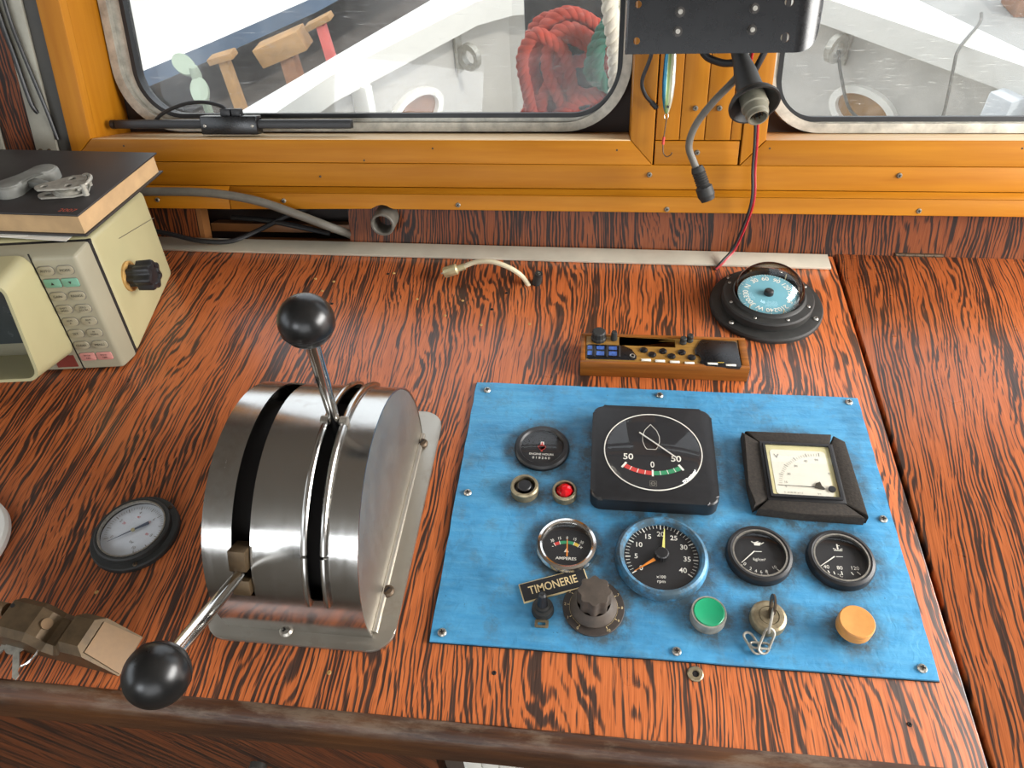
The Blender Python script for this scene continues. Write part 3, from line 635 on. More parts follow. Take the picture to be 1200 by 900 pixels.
def coil(name, m, centre, loops, label, cat='rope', R=.014):
    b = B(); r_ = random.Random(name)
    for (rx, rz, dx, dz, dy, tilt) in loops:
        pts = []
        for k in range(10):
            a = 2 * PI * k / 10; x, z = rx * math.cos(a) + r_.uniform(-.006, .006), rz * math.sin(a) + r_.uniform(-.006, .006)
            pts.append((centre[0] + dx + x * math.cos(tilt) - z * math.sin(tilt), centre[1] + dy + r_.uniform(-.008, .008), centre[2] + dz + x * math.sin(tilt) + z * math.cos(tilt)))
        rope(b, pts, R, .05, True, 8)
    return tag(b.build(name, m, origin=(centre[0], centre[1], centre[2] - .15), sharp=80), label, cat)
coil('red_rope_coil', 'rope_red', (-.145, 1.15, -.075), [(.088, .115, 0, .0, 0, .35), (.062, .092, .008, .0, -.025, .42), (.095, .105, .0, -.03, .02, .25), (.040, .065, .012, .01, -.01, .5), (.10, .085, .03, -.06, -.02, .2), (.075, .115, -.015, -.01, .03, .3), (.09, .06, .04, -.105, -.03, .1), (.050, .11, -.055, -.02, -.035, .12), (.09, .07, -.02, -.12, .0, .05), (.03, .10, -.07, -.05, .02, .1)], 'coil of faded red rope outside the left window', R=.0135)
coil('green_rope_coil', 'rope_green', (-.070, 1.07, -.010), [(.040, .065, 0, 0, 0, -.2), (.028, .05, .0, .0, -.02, -.1), (.045, .055, .01, -.02, .02, .2)], 'small dark green rope bundle between the red coil and the white rope', R=.012)
b = B(); rope(b, [(-.080, .90, .40), (-.080, .90, .25), (-.079, .90, .150), (-.069, .90, .09), (-.062, .90, .03), (-.060, .90, -.05), (-.065, .90, -.20)], .0150, .055); rope(b, [(-.045, .92, .40), (-.050, .92, .22), (-.052, .915, .12), (-.058, .92, .0), (-.06, .92, -.2)], .0135, .05)
tag(b.build('white_rope', 'rope_white', origin=(-.065, .90, -.2), sharp=80), 'thick twisted cream rope hanging close to the left window beside the mullion', 'rope')
b = B(); b.box(-.262, .02, 1.255, 1.33, -.60, .050, .006); tag(b.build('slate_post', 'slate', origin=(-.11, 1.29, -.60)), 'dark slate steel post behind the red and green ropes', 'post')
# yard props and the neighbouring hull
def prop(name, x, y, ztop, lean, head, mpost, mhead, label, w=.05, hl=.13, ang=0.0):
    t = thing(name, label, 'prop', (x, y, -2.5), 0, 'timber props in the boatyard')
    h = ztop + 2.5; b = B(); b.hexa([(-w - lean * 0, -w, 0), (w, -w, 0), (w, w, 0), (-w, w, 0), (-w * .8 + lean, -w * .8, h), (w * .8 + lean, -w * .8, h), (w * .8 + lean, w * .8, h), (-w * .8 + lean, w * .8, h)], .004); b.build('post', mpost, t)
    b = B(); b.box(-hl, hl, -w * 1.2, w * 1.2, 0, head, .004, T=Tr(lean, 0, h) @ Ry(ang)); b.build('head_block', mhead, t)
prop('timber_prop', -2.50, 4.2, -1.36, -.04, .04, 'prop_wood', 'prop_wood', 'thin orange timber prop with a short cross head in the yard', .04, .09, -.25)
prop('timber_prop', -2.05, 4.2, -1.33, -.05, .12, 'prop_dark', 'prop_wood', 'stout brown prop with a pale block on top', .06, .17, -.35)
prop('timber_prop', -1.72, 4.2, -1.14, -.12, .035, 'prop_pink', 'prop_wood', 'pink painted prop with a thin wooden head', .035, .09, -.4)
hl = thing('moored_hull', 'white hull of the next boat with a faded blue waterline beyond the left window', 'boat', (-3.3, 5.6, -2.5))
b = B(); A = [(-4.6, 4.0, -1.85), (-3.69, 5.0, -1.80), (-3.28, 5.5, -1.77), (-2.71, 6.5, -1.78), (-1.9, 8.2, -1.75)]
mid = [(-4.7, 4.3, -1.75), (-3.62, 5.2, -1.73), (-3.42, 5.75, -1.50), (-3.20, 6.7, -1.05), (-2.5, 8.4, -.6)]
top = [(-4.9, 4.3, .8), (-4.0, 5.25, .8), (-3.5, 5.95, .8), (-3.1, 6.9, .8), (-2.4, 8.5, .8)]
def loft(b, *rows):
    n = len(rows[0]); b.add([p for r in rows for p in r], [(r * n + i, r * n + i + 1, (r + 1) * n + i + 1, (r + 1) * n + i) for r in range(len(rows) - 1) for i in range(n - 1)])
far = [(x - 1.5, y + 1.2, z) for x, y, z in top]; farb = [(x - 1.5, y + 1.2, -2.2) for x, y, z in A]
loft(b, A, mid, top, far, farb); bmesh.ops.translate(b.b, vec=(3.3, -5.6, 2.5), verts=b.b.verts); b.build('topsides', 'white_gloss', hl, sharp=12)
bt = [(x - .05, y + .08, z - .16) for x, y, z in A]; kl = [(x - 1.1, y + .9, -2.45) for x, y, z in A]
b = B(); loft(b, A, bt, kl); bmesh.ops.translate(b.b, vec=(3.3, -5.6, 2.5), verts=b.b.verts); b.build('waterline', 'hullblue', hl)
p = thing('propeller', 'pale green two-bladed propeller lying under the next boat', 'propeller', (-3.0, 4.6, -2.5))
b = B(); b.lathe([(0, .79), (.03, .80), (.04, .86), (.03, .92), (0, .93)], 16); b.cyl(.03, 0, .8, 10); b.build('hub', 'paleglass', p)
for k in range(2):
    b = B(); b.prism(circle(0, .13, .065, 20, .11), -.012, .012, Tr(0, 0, .86) @ Rx(.6) @ Rz(.9 + k * 2.6)); b.build('blade', 'paleglass', p)
b = B(); b.box(-.25, .25, -.2, .2, 0, .25, .02); o = b.build('quay_box', 'prop_dark', loc=(4.15, 8.0, -2.49)); tag(o, 'brown box standing on the pale quay beyond the right window', 'box')

# ================================================================== ENGINE CONTROL UNIT
eng = thing('engine_control_unit', 'stainless steel twin-lever engine control with slotted drum housing', 'engine control', (-.325, -.035, 0))
EX, EY = -.325, -.035
cy0, cz0, RR = -.0417 - EY, .0257, .1184
xl, xr = -.391 - EX, -.2593 - EX
# base plate with rounded corners
b = B(); b.prism(rrect(-.4125 - EX, -.2405 - EX, -.170 - EY, .106 - EY, .022, 8), 0, .0028, bevel=.0006); b.build('base_plate', 'steel_x', eng)
a_end = math.pi - math.asin((.0028 - cz0) / RR)      # front foot of the drum arc
a_beg = math.asin((.0028 - cz0) / RR)
def band(x0, x1, a0, a1, r=RR, th=.0016, n=48):
    b = B(); vs = []
    for k in range(n + 1):
        a = a0 + (a1 - a0) * k / n; c, s = math.cos(a), math.sin(a)
        for rr_, x in ((r, x0), (r, x1), (r - th, x1), (r - th, x0)): vs.append((x, cy0 + rr_ * c, cz0 + rr_ * s))
    fs = [(4 * k + j, 4 * k + (j + 1) % 4, 4 * k + 4 + (j + 1) % 4, 4 * k + 4 + j) for k in range(n) for j in range(4)]
    fs += [(0, 1, 2, 3), (4 * n, 4 * n + 1, 4 * n + 2, 4 * n + 3)]
    b.add(vs, fs); return b
s1a, s1b, s2a, s2b = -.3655 - EX, -.3495 - EX, -.3022 - EX, -.2878 - EX
for x0, x1 in ((xl, s1a), (s1b, s2a), (s2b, xr)): band(x0, x1, a_beg, a_end).build('drum_band', 'steel', eng, sharp=40)
fr0, fr1 = math.radians(163.5), a_end
for x0, x1 in ((s1a, s1b), (s2a, s2b)):
    band(x0, x1, fr0, fr1, n=10).build('slot_bridge', 'steel', eng, sharp=40); band(x0, x1, a_beg, math.radians(38), n=10).build('slot_bridge', 'steel', eng, sharp=40)
for x, nm in ((xl + .0004, 'side_plate'), (xr - .0022, 'side_plate')):
    poly = [(cy0 + (RR - .0018) * math.cos(a_beg + (a_end - a_beg) * k / 40), cz0 + (RR - .0018) * math.sin(a_beg + (a_end - a_beg) * k / 40)) for k in range(41)]
    b = B(); b.prism(poly, 0, .0016, frame((x, 0, 0), (0, 1, 0), (0, 0, 1), (1, 0, 0))); b.build(nm, 'steel_x', eng)
b = B(); b.cyl(.1, xl + .004, xr - .004, 40, frame((0, cy0, cz0), (0, 1, 0), (0, 0, 1), (1, 0, 0))); b.box(xl + .004, xr - .004, cy0 - .10, cy0 + .10, .003, cz0); b.build('inner_drum', 'dark', eng)
for x in (s2a - .0008, s2b + .0008):
    for a0, a1 in ((38, 142), (143.2, 165)):
        pts = [(x, cy0 + (RR + .0016) * math.cos(math.radians(a0 + (a1 - a0) * k / 20)), cz0 + (RR + .0016) * math.sin(math.radians(a0 + (a1 - a0) * k / 20))) for k in range(21)]
        b = B(); b.tube(pts, .0030, 12, smooth=0); b.build('slot_bead', 'steel', eng)
b = B(); b.tube([(xr + .0005, -.1535 - EY, .0035), (xr + .0005, .072 - EY, .0035)], .0032, 8, smooth=0); b.build('weld_bead', 'steel_x', eng)
def lever(x, ang, rball, rb, fat, label, clev):
    d = V((0, math.cos(ang), math.sin(ang))); c = V((x, cy0, cz0)); T = aim(c, d)
    b = B(); b.lathe([(0, .085), (.0048, .085), (.0048, .13), (.0055, .16), (.0062, rball - .01), (0, rball - .01)], 20, T); L = b.build('lever', 'chrome', eng); L['label'] = label
    k = B(); prof = []
    for i in range(25):
        t = math.pi * i / 24; prof.append((max(0, rb * math.sin(t)), rball - rb * math.cos(t)))
    k.lathe(prof, 40, T); kb = k.build('knob', 'ball', L)
    g = B(); g.tube([T @ V((rb * .955 * math.cos(2 * PI * i / 32), rb * .955 * math.sin(2 * PI * i / 32), rball - rb * .30)) for i in range(32)], .0005, 6, smooth=0, closed=True); g.build('mould_line', 'dark', L)
    g = B()
    if clev: g.box(-.0075, .0075, -.0095, .0095, RR - .012, RR + .006, .001, T=T @ Tr(0, .013, 0)); g.box(-.0075, .0075, -.007, .007, RR - .012, RR + .004, .001, T=T @ Tr(0, -.013, 0)); g.build('clevis', 'brass_old', L)
    else:
        g.cyl(.0042, -.0115, -.005, 6, T @ Tr(0, 0, RR + .003) @ Ry(PI / 2)); g.cyl(.0042, .005, .0115, 6, T @ Tr(0, 0, RR + .003) @ Ry(PI / 2)); g.build('stop_nut', 'screw', L)
lever(-.2953 - EX, math.radians(86.5), .2288, .0214, 0, 'upright chrome lever with black ball knob', False)
lever(-.3580 - EX, math.radians(152.0), .2422, .0217, 0, 'lowered chrome lever with black ball knob reaching over the desk edge', True)
for (x, y) in ((-.257, .060), (-.2557, -.1132), (-.3371, -.158)):
    screw(eng, x - EX, y - EY, .003, .0062, 'rust' if x > -.26 else 'screw', 'slot', .9)
b = B(); b.cyl(.003, 0, .0015, 14, Tr(-.333 - EX, -.1505 - EY, .012) @ Rx(PI / 2)); b.build('rivet', 'steel', eng)

# ================================================================== INSTRUMENT PANEL
PZ = .0032
pan = thing('instrument_panel', 'sky blue painted instrument panel with gauges, knob and push buttons', 'instrument panel', (0, 0, 0), .006)
def inp(x, y):  # desk position -> panel position
    c, s = math.cos(-.006), math.sin(-.006); return x * c - y * s, x * s + y * c
rr = random.Random(5)
b = B(); edge = []
for (x0, y0, x1, y1) in ((-.21, -.1552, .21, -.1552), (.21, -.1552, .21, .1552), (.21, .1552, -.21, .1552), (-.21, .1552, -.21, -.1552)):
    for k in range(20):
        j = rr.uniform(-.0004, .0004) if k else 0; edge.append((x0 + (x1 - x0) * k / 20 + (j if x0 == x1 else 0), y0 + (y1 - y0) * k / 20 + (j if y0 == y1 else 0)))
b.prism(edge, .0009, PZ, bevel=.0005, seg=1); b.build('panel_plate', 'blue', pan)
b = B(); b.prism([(x * 1.0032, y * 1.0042) for x, y in edge], .0001, .0009); b.build('gap_shadow', 'dark', pan)  # dark sheet added as the gap shadow round the plate edge
for x, y in ((-.1971, .1416), (-.0042, .1461), (.1985, .1491), (-.1986, .0002), (.2009, -.0007), (-.1992, -.1481), (.0019, -.1477), (.1996, -.1451)):
    screw(pan, *inp(x, y), PZ, .0040, 'screw', 'cross', x * 30)
def gpart(name, prof, m, x, y, label, n=56, rz=0.0, z=PZ):
    b = B(); b.lathe(prof, n); o = b.build(name, m, pan, loc=(*inp(x, y), z), rot=(0, 0, rz)); o['label'] = label; return o
def disc(par, name, r, z, m, n=48): b = B(); b.cyl(r, z - .0006, z, n); return b.build(name, m, par)
def glassdisc(par, r, z, m='glass', n=48): b = B(); b.lathe([(r, z), (r * .7, z + .0006), (0, z + .0008)], n); return b.build('glass', m, par)
def pr(par, name, m, fn):
    b = B(); fn(b); return b.build(name, m, par, recalc=True)

# hour meter
g = gpart('hour_meter', [(.0288, 0), (.0288, .0035), (.027, .006), (.0235, .0066), (.0220, .0045), (.0220, .0015)], 'black', -.1285, .0610, 'small black engine hour meter with red hourglass mark')
disc(g, 'dial', .0222, .002, 'dial')
def f(b):
    text(b, 'ENGINE HOURS', .0036, 0, -.0082, .0022, bold=.01); text(b, '0 1 8 2 6 0', .0042, 0, -.0130, .0022, bold=.01)
    b.prism([(-.0018, .004), (.0018, .004), (.0018, .0085), (-.0018, .0085)], .0021, .0023)
pr(g, 'markings', 'white_print', f)
def f(b):
    b.prism([(-.0042, .001), (0, -.003), (.0042, .001), (.0042, .003), (-.0042, .003)], .0021, .0024); b.prism(circle(0, .0012, .0036, 16), .0021, .0024); b.box(-.0008, .0008, .0045, .0075, .0022, .0026); b.box(-.001, .001, -.0045, -.002, .0021, .0024)
pr(g, 'hourglass_mark', 'red_print', f); glassdisc(g, .0222, .0046)
# black push button and red lamp
g = gpart('push_button', [(.0140, 0), (.0140, .009), (.0128, .0108), (.0108, .0108), (.0104, .0085), (.0104, .002)], 'switch_metal', -.1415, .0065, 'small black push button in a nickel ring')
b = B(); b.lathe([(.0102, .003), (.0098, .0058), (.0070, .0060), (.0068, .0098), (.0060, .0105), (0, .0105)], 28); b.build('button_cap', 'black', g)
g = gpart('warning_lamp', [(.0122, 0), (.0122, .0075), (.0112, .0092), (.0096, .0092), (.0092, .0070), (.0092, .002)], 'switch_metal', -.1015, .0050, 'small faceted red warning lamp in a nickel ring')
b = B(); b.lathe([(.0090, .003), (.0086, .0072), (.0064, .0104), (.0030, .0120), (0, .0122)], 9); b.build('lens', 'red_lens', g, sharp=5)
# rudder indicator
rc = (-.0150, .0520)
b = B(); b.prism(rrect(-.0617, .0617, -.0612, .0612, .012, 6), .0, .0170, bevel=.0035, seg=3)
g = b.build('rudder_indicator', 'black', pan, loc=(*inp(*rc), PZ)); g['label'] = 'square black rudder angle indicator with boat outline and red and green scale'
b = B(); b.ring(circle(0, .0013, .0492, 64), circle(0, .0013, .0482, 64), .0165, .0176); b.build('dial_ring', 'white_print', g)
b = B(); b.cyl(.0483, .0160, .0172, 64, Tr(0, .0013, 0)); b.build('dial', 'dial', g)
RZ = .0175; ox, oy = -rc[0], -rc[1]
Ac = (-.0160 + ox, .0750 + oy); Ar = .0475   # arc centre / radius
a0, a1, am = math.radians(270 - 34), math.radians(270 + 34), math.radians(270)
def f(b):
    text(b, '50', .0105, -.0399 + ox, .0440 + oy, RZ, bold=.012); text(b, '50', .0105, .0075 + ox, .0440 + oy, RZ, bold=.012); text(b, '0', .0105, -.0160 + ox, .0352 + oy, RZ, bold=.012, sx=.8)
    for a, w in ((a0, .0022), (am, .0018), (a1, .0022)): tick(b, *Ac, a, Ar - .0015, Ar + .0065, w, RZ + .0002)
    for k in range(1, 8):
        if k != 4: tick(b, *Ac, a0 + (a1 - a0) * k / 8, Ar, Ar + .005, .0007, RZ + .0002)
    hull = [(-.0166, .0881), (-.0105, .0800), (-.0080, .0720), (-.0080, .0650), (-.0100, .0585), (-.0120, .0550), (-.0212, .0550), (-.0232, .0585), (-.0250, .0650), (-.0250, .0720), (-.0226, .0800)]
    for k in range(len(hull)):
        p, q = hull[k], hull[(k + 1) % len(hull)]; seg(b, p[0] + ox, p[1] + oy, q[0] + ox, q[1] + oy, .0005, RZ)
pr(g, 'markings', 'white_print', f)
pr(g, 'red_scale', 'red_print', lambda b: arcband(b, *Ac, a0, am, Ar, Ar + .005, RZ))
pr(g, 'green_scale', 'green_print', lambda b: arcband(b, *Ac, am, a1, Ar, Ar + .005, RZ))
def f(b):
    cx, cy = -.0158 + ox, .0124 + oy
    for s in (.0032,):
        for p, q in (((-s, -s), (s, -s)), ((s, -s), (s, s)), ((s, s), (-s, s)), ((-s, s), (-s, -s))): seg(b, cx + p[0], cy + p[1], cx + q[0], cy + q[1], .0004, RZ)
    arcband(b, cx, cy, 0, 2 * PI, .0016, .0024, RZ, 20); seg(b, cx - .0016, cy, cx + .0016, cy, .0005, RZ)
pr(g, 'emblem', 'grey_print', f)
b = B(); T = Tr(0, 0, .0186); seg(b, -.0283 + ox, .0757 + oy, .0085 + ox, .0445 + oy, .0017, 0, T, .0010); b.tube([(-.0283 + ox, .0757 + oy, .0188), (.0085 + ox, .0445 + oy, .0188)], .0007, 6, 0); b.build('pointer', 'white_print', g)
b = B(); b.lathe([(.0484, .0176), (.046, .0200), (.03, .0218), (0, .0225)], 64, Tr(0, .0013, 0)); b.build('glass', 'glass', g)
# voltmeter with foam surround
vc = (.1295, .0420)
g = B(); g.prism(rrect(-.0365, .0365, -.0365, .0365, .001, 2), 0, .0125, bevel=.001)
g = g.build('voltmeter', 'black', pan, loc=(*inp(*vc), PZ)); g['label'] = 'square voltmeter with ivory scale sealed in black foam strips'
b = B(); b.ring(rrect(-.0335, .0335, -.0335, .0335, .0008, 2), rrect(-.0312, .0312, -.0308, .0312, .0008, 2), .0122, .0148); b.build('bezel', 'black', g)
b = B(); b.prism(rrect(-.0313, .0313, -.0310, .0313, .0008, 2), .0122, .0128); b.build('inner_rim', 'volt_rim', g)
b = B(); b.prism(rrect(-.0275, .0265, -.0300, .0252, .004, 4), .0128, .0131); b.build('dial', 'volt_face', g)
VZ = .0133; vox, voy = -vc[0], -vc[1]; pv = (.1480 + vox, .0215 + voy)
def f(b):
    text(b, 'V', .0072, .1077 + vox, .0585 + voy, VZ, sx=1.1)
    for s, x, y in (('10', .1125, .0268), ('20', .1166, .0369), ('30', .1247, .0471), ('40', .1355, .054), ('50', .1461, .0561)): text(b, s, .0036, x + vox, y + voy, VZ)
    text(b, 'o', .005, .1555 + vox, .040 + voy, VZ); text(b, '0', .003, .1120 + vox, .0215 + voy, VZ)
    text(b, '0  10 20 30  cl 1.5', .0024, .118 + vox, .0147 + voy, VZ); text(b, 'V=', .003, .142 + vox, .0147 + voy, VZ)
    for k in range(26): tick(b, *pv, PI - .04 - (PI / 2) * k / 25, .0392, .0425 if k % 5 else .0435, .0003 if k % 5 else .0006, VZ)
pr(g, 'markings', 'grey_print', f)
b = B(); seg(b, .1053 + vox, .0228 + voy, .1400 + vox, .0222 + voy, .0004, VZ + .0006, None, .0009); b.prism([(.1385 + vox, .0215 + voy), (.1400 + vox, .0262 + voy), (.1445 + vox, .0285 + voy), (.1455 + vox, .0240 + voy), (.148 + vox, .0205 + voy), (.1468 + vox, .0195 + voy)], VZ + .0004, VZ + .0012); b.build('needle', 'black_print', g)
b = B(); b.cyl(.0034, VZ - .0003, VZ + .0016, 20, Tr(.1545 + vox, .0205 + voy, 0)); b.build('zero_screw', 'black', g)
b = B(); b.prism(rrect(-.0313, .0313, -.0310, .0313, .0008, 2), .0144, .0147); b.build('glass', 'glass', g)
W0 = .0365
for poly in ([(-.0480, W0 + .0135), (.0385, W0 + .0140), (.0335, W0 - .0030), (-.0345, W0 - .0030)], [(.0400, W0 + .0125), (.0505, W0 + .0050), (.0540, -.0490), (.0335, -.0350), (.0335, W0 - .003)], [(-.0470, -.0470), (-.0060, -.0500), (.0510, -.0510), (.0330, -.0335), (-.0345, -.0335)], [(-.0515, W0 + .012), (-.0340, W0 - .002), (-.0340, -.0335), (-.0500, -.0440), (-.0525, -.0200)]):
    n_ = len(poly); b = B(); cxm = sum(p[0] for p in poly) / n_; cym = sum(p[1] for p in poly) / n_
    b.prism(poly, 0, .0118, bevel=.0022, seg=2)
    b.build('foam_strip', 'foam', g)
# ammeter
g = gpart('ammeter', [(.0290, 0), (.0290, .003), (.0275, .0062), (.0250, .0070), (.0232, .0060), (.0222, .0035), (.0222, .0015)], 'chrome', -.0960, -.0540, 'chrome-rimmed ammeter with small coloured scale')
disc(g, 'dial', .0224, .0022, 'dial')
AZ = .0024; ac = (0, -.018)
def f(b):
    text(b, 'AMPERES', .0042, 0, -.0140, AZ, bold=.01, sx=1.15); text(b, '-', .006, -.0130, -.0015, AZ); text(b, '+', .006, .0135, -.0015, AZ)
    for s, a in (('30', 122), ('15', 106), ('0', 90), ('15', 74), ('30', 58)): text(b, s, .0044, .0262 * math.cos(math.radians(a)), ac[1] + .0262 * math.sin(math.radians(a)), AZ, math.radians(a - 90) * .7, sx=.8)
    for a in (122, 108, 72, 58): tick(b, *ac, math.radians(a), .0195, .0235, .0006, AZ + .0002)
    b.prism([(-.0022, -.0072), (.0022, -.0072), (0, -.0030)], AZ, AZ + .0003)
pr(g, 'markings', 'white_print', f)
for nm, m, q0, q1 in (('red_scale', 'red_print', 122, 108), ('green_scale', 'green_print', 108, 72), ('yellow_scale', 'yellow_print', 72, 58)): pr(g, nm, m, lambda b: arcband(b, *ac, math.radians(q0), math.radians(q1), .0198, .0230, AZ))
b = B(); seg(b, .0008, -.0118, .0002, .0062, .0014, AZ + .0006, None, .0006); b.build('needle', 'orange_needle', g); glassdisc(g, .0228, .0050)
# tachometer
g = gpart('tachometer', [(.0425, 0), (.0425, .005), (.0410, .0090), (.0385, .0104), (.0360, .0094), (.0345, .0060), (.0340, .0022)], 'blue', -.0085, -.0605, 'large tachometer with blue painted rim, yellow and orange needles')
disc(g, 'dial', .0346, .0040, 'dial'); TZ = .0043
def ta(v): return math.radians(216 - 252 * v / 40)
def f(b):
    for k in range(41):
        tick(b, 0, .001, ta(k), .0295 if k % 5 else .0285, .0332, .0005 if k % 5 else .0011, TZ)
    for k in range(0, 45, 5): text(b, str(k), .0072, .0232 * math.cos(ta(k)), .001 + .0232 * math.sin(ta(k)), TZ, bold=.008)
    text(b, 'x100', .0042, -.001, -.0205, TZ); text(b, 'rpm', .0046, -.001, -.0250, TZ)
pr(g, 'markings', 'white_print', f)
b = B(); b.prism([(-.0045 * 0 + .0005, .008), (.0032, .008), (.0040, .0295), (.0032, .0295)], TZ + .001, TZ + .0016); b.build('yellow_needle', 'yellow_needle', g)
b = B(); an = ta(0); b.prism([(.008 * math.cos(an) - .0015 * math.sin(an), .001 + .008 * math.sin(an) + .0015 * math.cos(an)), (.008 * math.cos(an) + .0015 * math.sin(an), .001 + .008 * math.sin(an) - .0015 * math.cos(an)), (.031 * math.cos(an), .001 + .031 * math.sin(an) - .0003), (.031 * math.cos(an), .001 + .031 * math.sin(an) + .0003)], TZ + .0014, TZ + .002); b.build('orange_needle', 'orange_needle', g)
b = B(); b.lathe([(.0062, TZ), (.0062, .0098), (.0052, .0108), (0, .0108)], 36, Tr(0, .001, 0), lambda a: 1 + .04 * math.cos(18 * a)); b.build('hub_knob', 'black', g)
b = B(); b.lathe([(.0346, .0082), (.02, .0087), (.0062, .0089)], 48); b.build('glass', 'glass', g)
# oil pressure and temperature gauges
def small_gauge(name, x, y, label):
    g = gpart(name, [(.0298, 0), (.0298, .005), (.0288, .0075), (.0262, .0086), (.0238, .0078), (.0228, .0050), (.0226, .0020)], 'black', x, y, label)
    disc(g, 'dial', .0230, .0026, 'dial')
    b = B(); b.ring(circle(0, 0, .0244, 48), circle(0, 0, .0230, 48), .0060, .0084); b.build('inner_ring', 'screw', g)
    glassdisc(g, .0232, .0060); return g
SZ = .0028
g = small_gauge('oil_pressure_gauge', .0800, -.0510, 'round black oil pressure gauge between tachometer and temperature gauge')
def f(b):
    b.prism([(-.0030, .0105), (.0022, .0105), (.0034, .0138), (-.0030, .0138)], SZ, SZ + .0002); seg(b, .003, .012, .0062, .0142, .0008, SZ); seg(b, -.003, .013, -.0052, .0146, .0008, SZ); seg(b, -.0012, .0138, .0012, .0150, .0008, SZ)
    text(b, 'kg/cm²', .0042, 0, -.0042, SZ)
    for s, a in (('0', 214), ('2', 237), ('4', 254), ('6', 270), ('8', 287), ('10', 318)):
        q = math.radians(a); text(b, s, .0045, .0165 * math.cos(q), -.0005 + .0165 * math.sin(q), SZ, math.radians((a - 270) * .5)); tick(b, 0, 0, q, .0192, .0222, .0008, SZ)
    seg(b, -.003, .004, .003, .0043, .0006, SZ)
pr(g, 'markings', 'white_print', f)
b = B(); seg(b, -.0165, -.0090, -.0035, .0040, .0006, SZ + .0008, None, .0011); b.build('needle', 'white_print', g)
g = small_gauge('temperature_gauge', .1520, -.0500, 'round black water temperature gauge at the right of the gauge row')
def f(b):
    b.box(-.0006, .0006, .0108, .0165, SZ, SZ + .0002); seg(b, -.0038, .0098, .0038, .0098, .0007, SZ); seg(b, -.0042, .0118, -.0014, .0110, .0007, SZ); seg(b, .0014, .0110, .0042, .0118, .0007, SZ); seg(b, .0006, .0150, .0022, .0150, .0006, SZ)
    text(b, '°C', .0042, -.0030, -.0160, SZ)
    for s, x, y in (('40', -.0135, -.0080), ('80', -.0020, -.0082), ('120', .0112, -.0076)): text(b, s, .0052, x, y, SZ)
    for x, y, x2, y2 in ((-.0130, -.0115, -.0118, -.0140), (-.0080, -.0122, -.0074, -.0150), (-.0012, -.0115, -.0008, -.0152), (.0072, -.0118, .0088, -.0145), (.0125, -.0110, .0150, -.0138)): seg(b, x, y, x2, y2, .0009, SZ)
    seg(b, -.003, .0033, .003, .0036, .0006, SZ)
pr(g, 'markings', 'white_print', f)
b = B(); seg(b, -.0195, -.0085, -.0045, .0030, .0006, SZ + .0008, None, .0011); b.build('needle', 'white_print', g)
# name plate
b = B(); b.box(-.0310, .0310, -.0095, .0095, 0, .0022, .0003); g = b.build('name_plate', 'cream_print', pan, loc=(*inp(-.1050, -.0955), PZ), rot=(0, 0, math.radians(20.5))); g['label'] = 'small black name plate reading TIMONERIE with cream edges'
b = B(); b.box(-.0301, .0301, -.0086, .0086, .0020, .0025); b.build('plate_face', 'dial', g)
pr(g, 'lettering', 'cream_print', lambda b: text(b, 'TIMONERIE', .0112, -.001, 0, .0027, bold=.01, sx=.80))
# toggle switch
g = gpart('toggle_switch', [(.0098, 0), (.0098, .003), (.0090, .0055), (.0092, .0072), (.0070, .0085), (.0066, .0110), (.0050, .0120), (0, .0120)], 'black_matt', -.1135, -.1200, 'small black rubber-booted toggle switch below the name plate')
b = B(); b.tube([(0, 0, .010), (0, .002, .020)], lambda t: .0052 - .0016 * t, 14, 0); b.lathe([(.0037, 0), (.0034, .003), (.002, .005), (0, .0055)], 14, Tr(0, .002, .0195) @ Rx(-.2)); b.build('boot', 'black', g)
b = B(); b.ring(rrect(-.006, .006, -.0040, .0030, .001, 2), rrect(-.0035, .0035, -.0022, .0010, .001, 2), 0, .0015, Tr(0, -.0125, 0)); b.build('keeper_tab', 'switch_metal', g)
# dimmer knob
g = gpart('dimmer_knob', [(.0272, 0), (.0272, .0012), (.0268, .0016), (0, .0016)], 'knob_plate', -.0690, -.1135, 'large dusty fluted black knob on a round scale plate')
def kf(a): return 1.0 + .085 * math.cos(8 * a)
b = B(); b.lathe([(.0205, .0016), (.0208, .004), (.0170, .0105), (.0148, .0125)], 48); b.build('skirt', 'knob', g)
b = B(); b.lathe([(.0138, .0115), (.0140, .0285), (.0132, .0305), (0, .0308)], 96, None, kf); b.build('grip', 'knob', g, sharp=50)
def f(b):
    for k in range(11):
        a = math.radians(238 - k * 296 / 10); tick(b, 0, 0, a, .0212, .0232, .0006, .0018)
        text(b, str(k), .0036, .0250 * math.cos(a), .0250 * math.sin(a), .0018)
    arcband(b, 0, 0, math.radians(238), math.radians(-58), .0211, .0213, .0018, 60)
pr(g, 'markings', 'cream_print', f)
# green and orange buttons
g = gpart('start_button', [(.0152, 0), (.0152, .0095), (.0147, .0112), (.0134, .0112), (.0132, .0095), (.0132, .004)], 'galv', .0295, -.1150, 'green push button in a pale metal ring')
b = B(); b.lathe([(.0131, .004), (.0131, .0112), (.0124, .0118), (.0080, .0108), (0, .0104)], 40); b.build('button_cap', 'green_btn', g)
g = gpart('stop_button', [(.0110, 0), (.0110, .006), (0, .006)], 'black', .1500, -.1160, 'dull orange mushroom push button at the panel corner')
b = B(); b.lathe([(.0120, .004), (.0146, .0050), (.0148, .0110), (.0144, .0118), (.0148, .0124), (.0146, .0158), (.0138, .0168), (.0060, .0164), (0, .0162)], 44); b.build('button_cap', 'amber_btn', g)
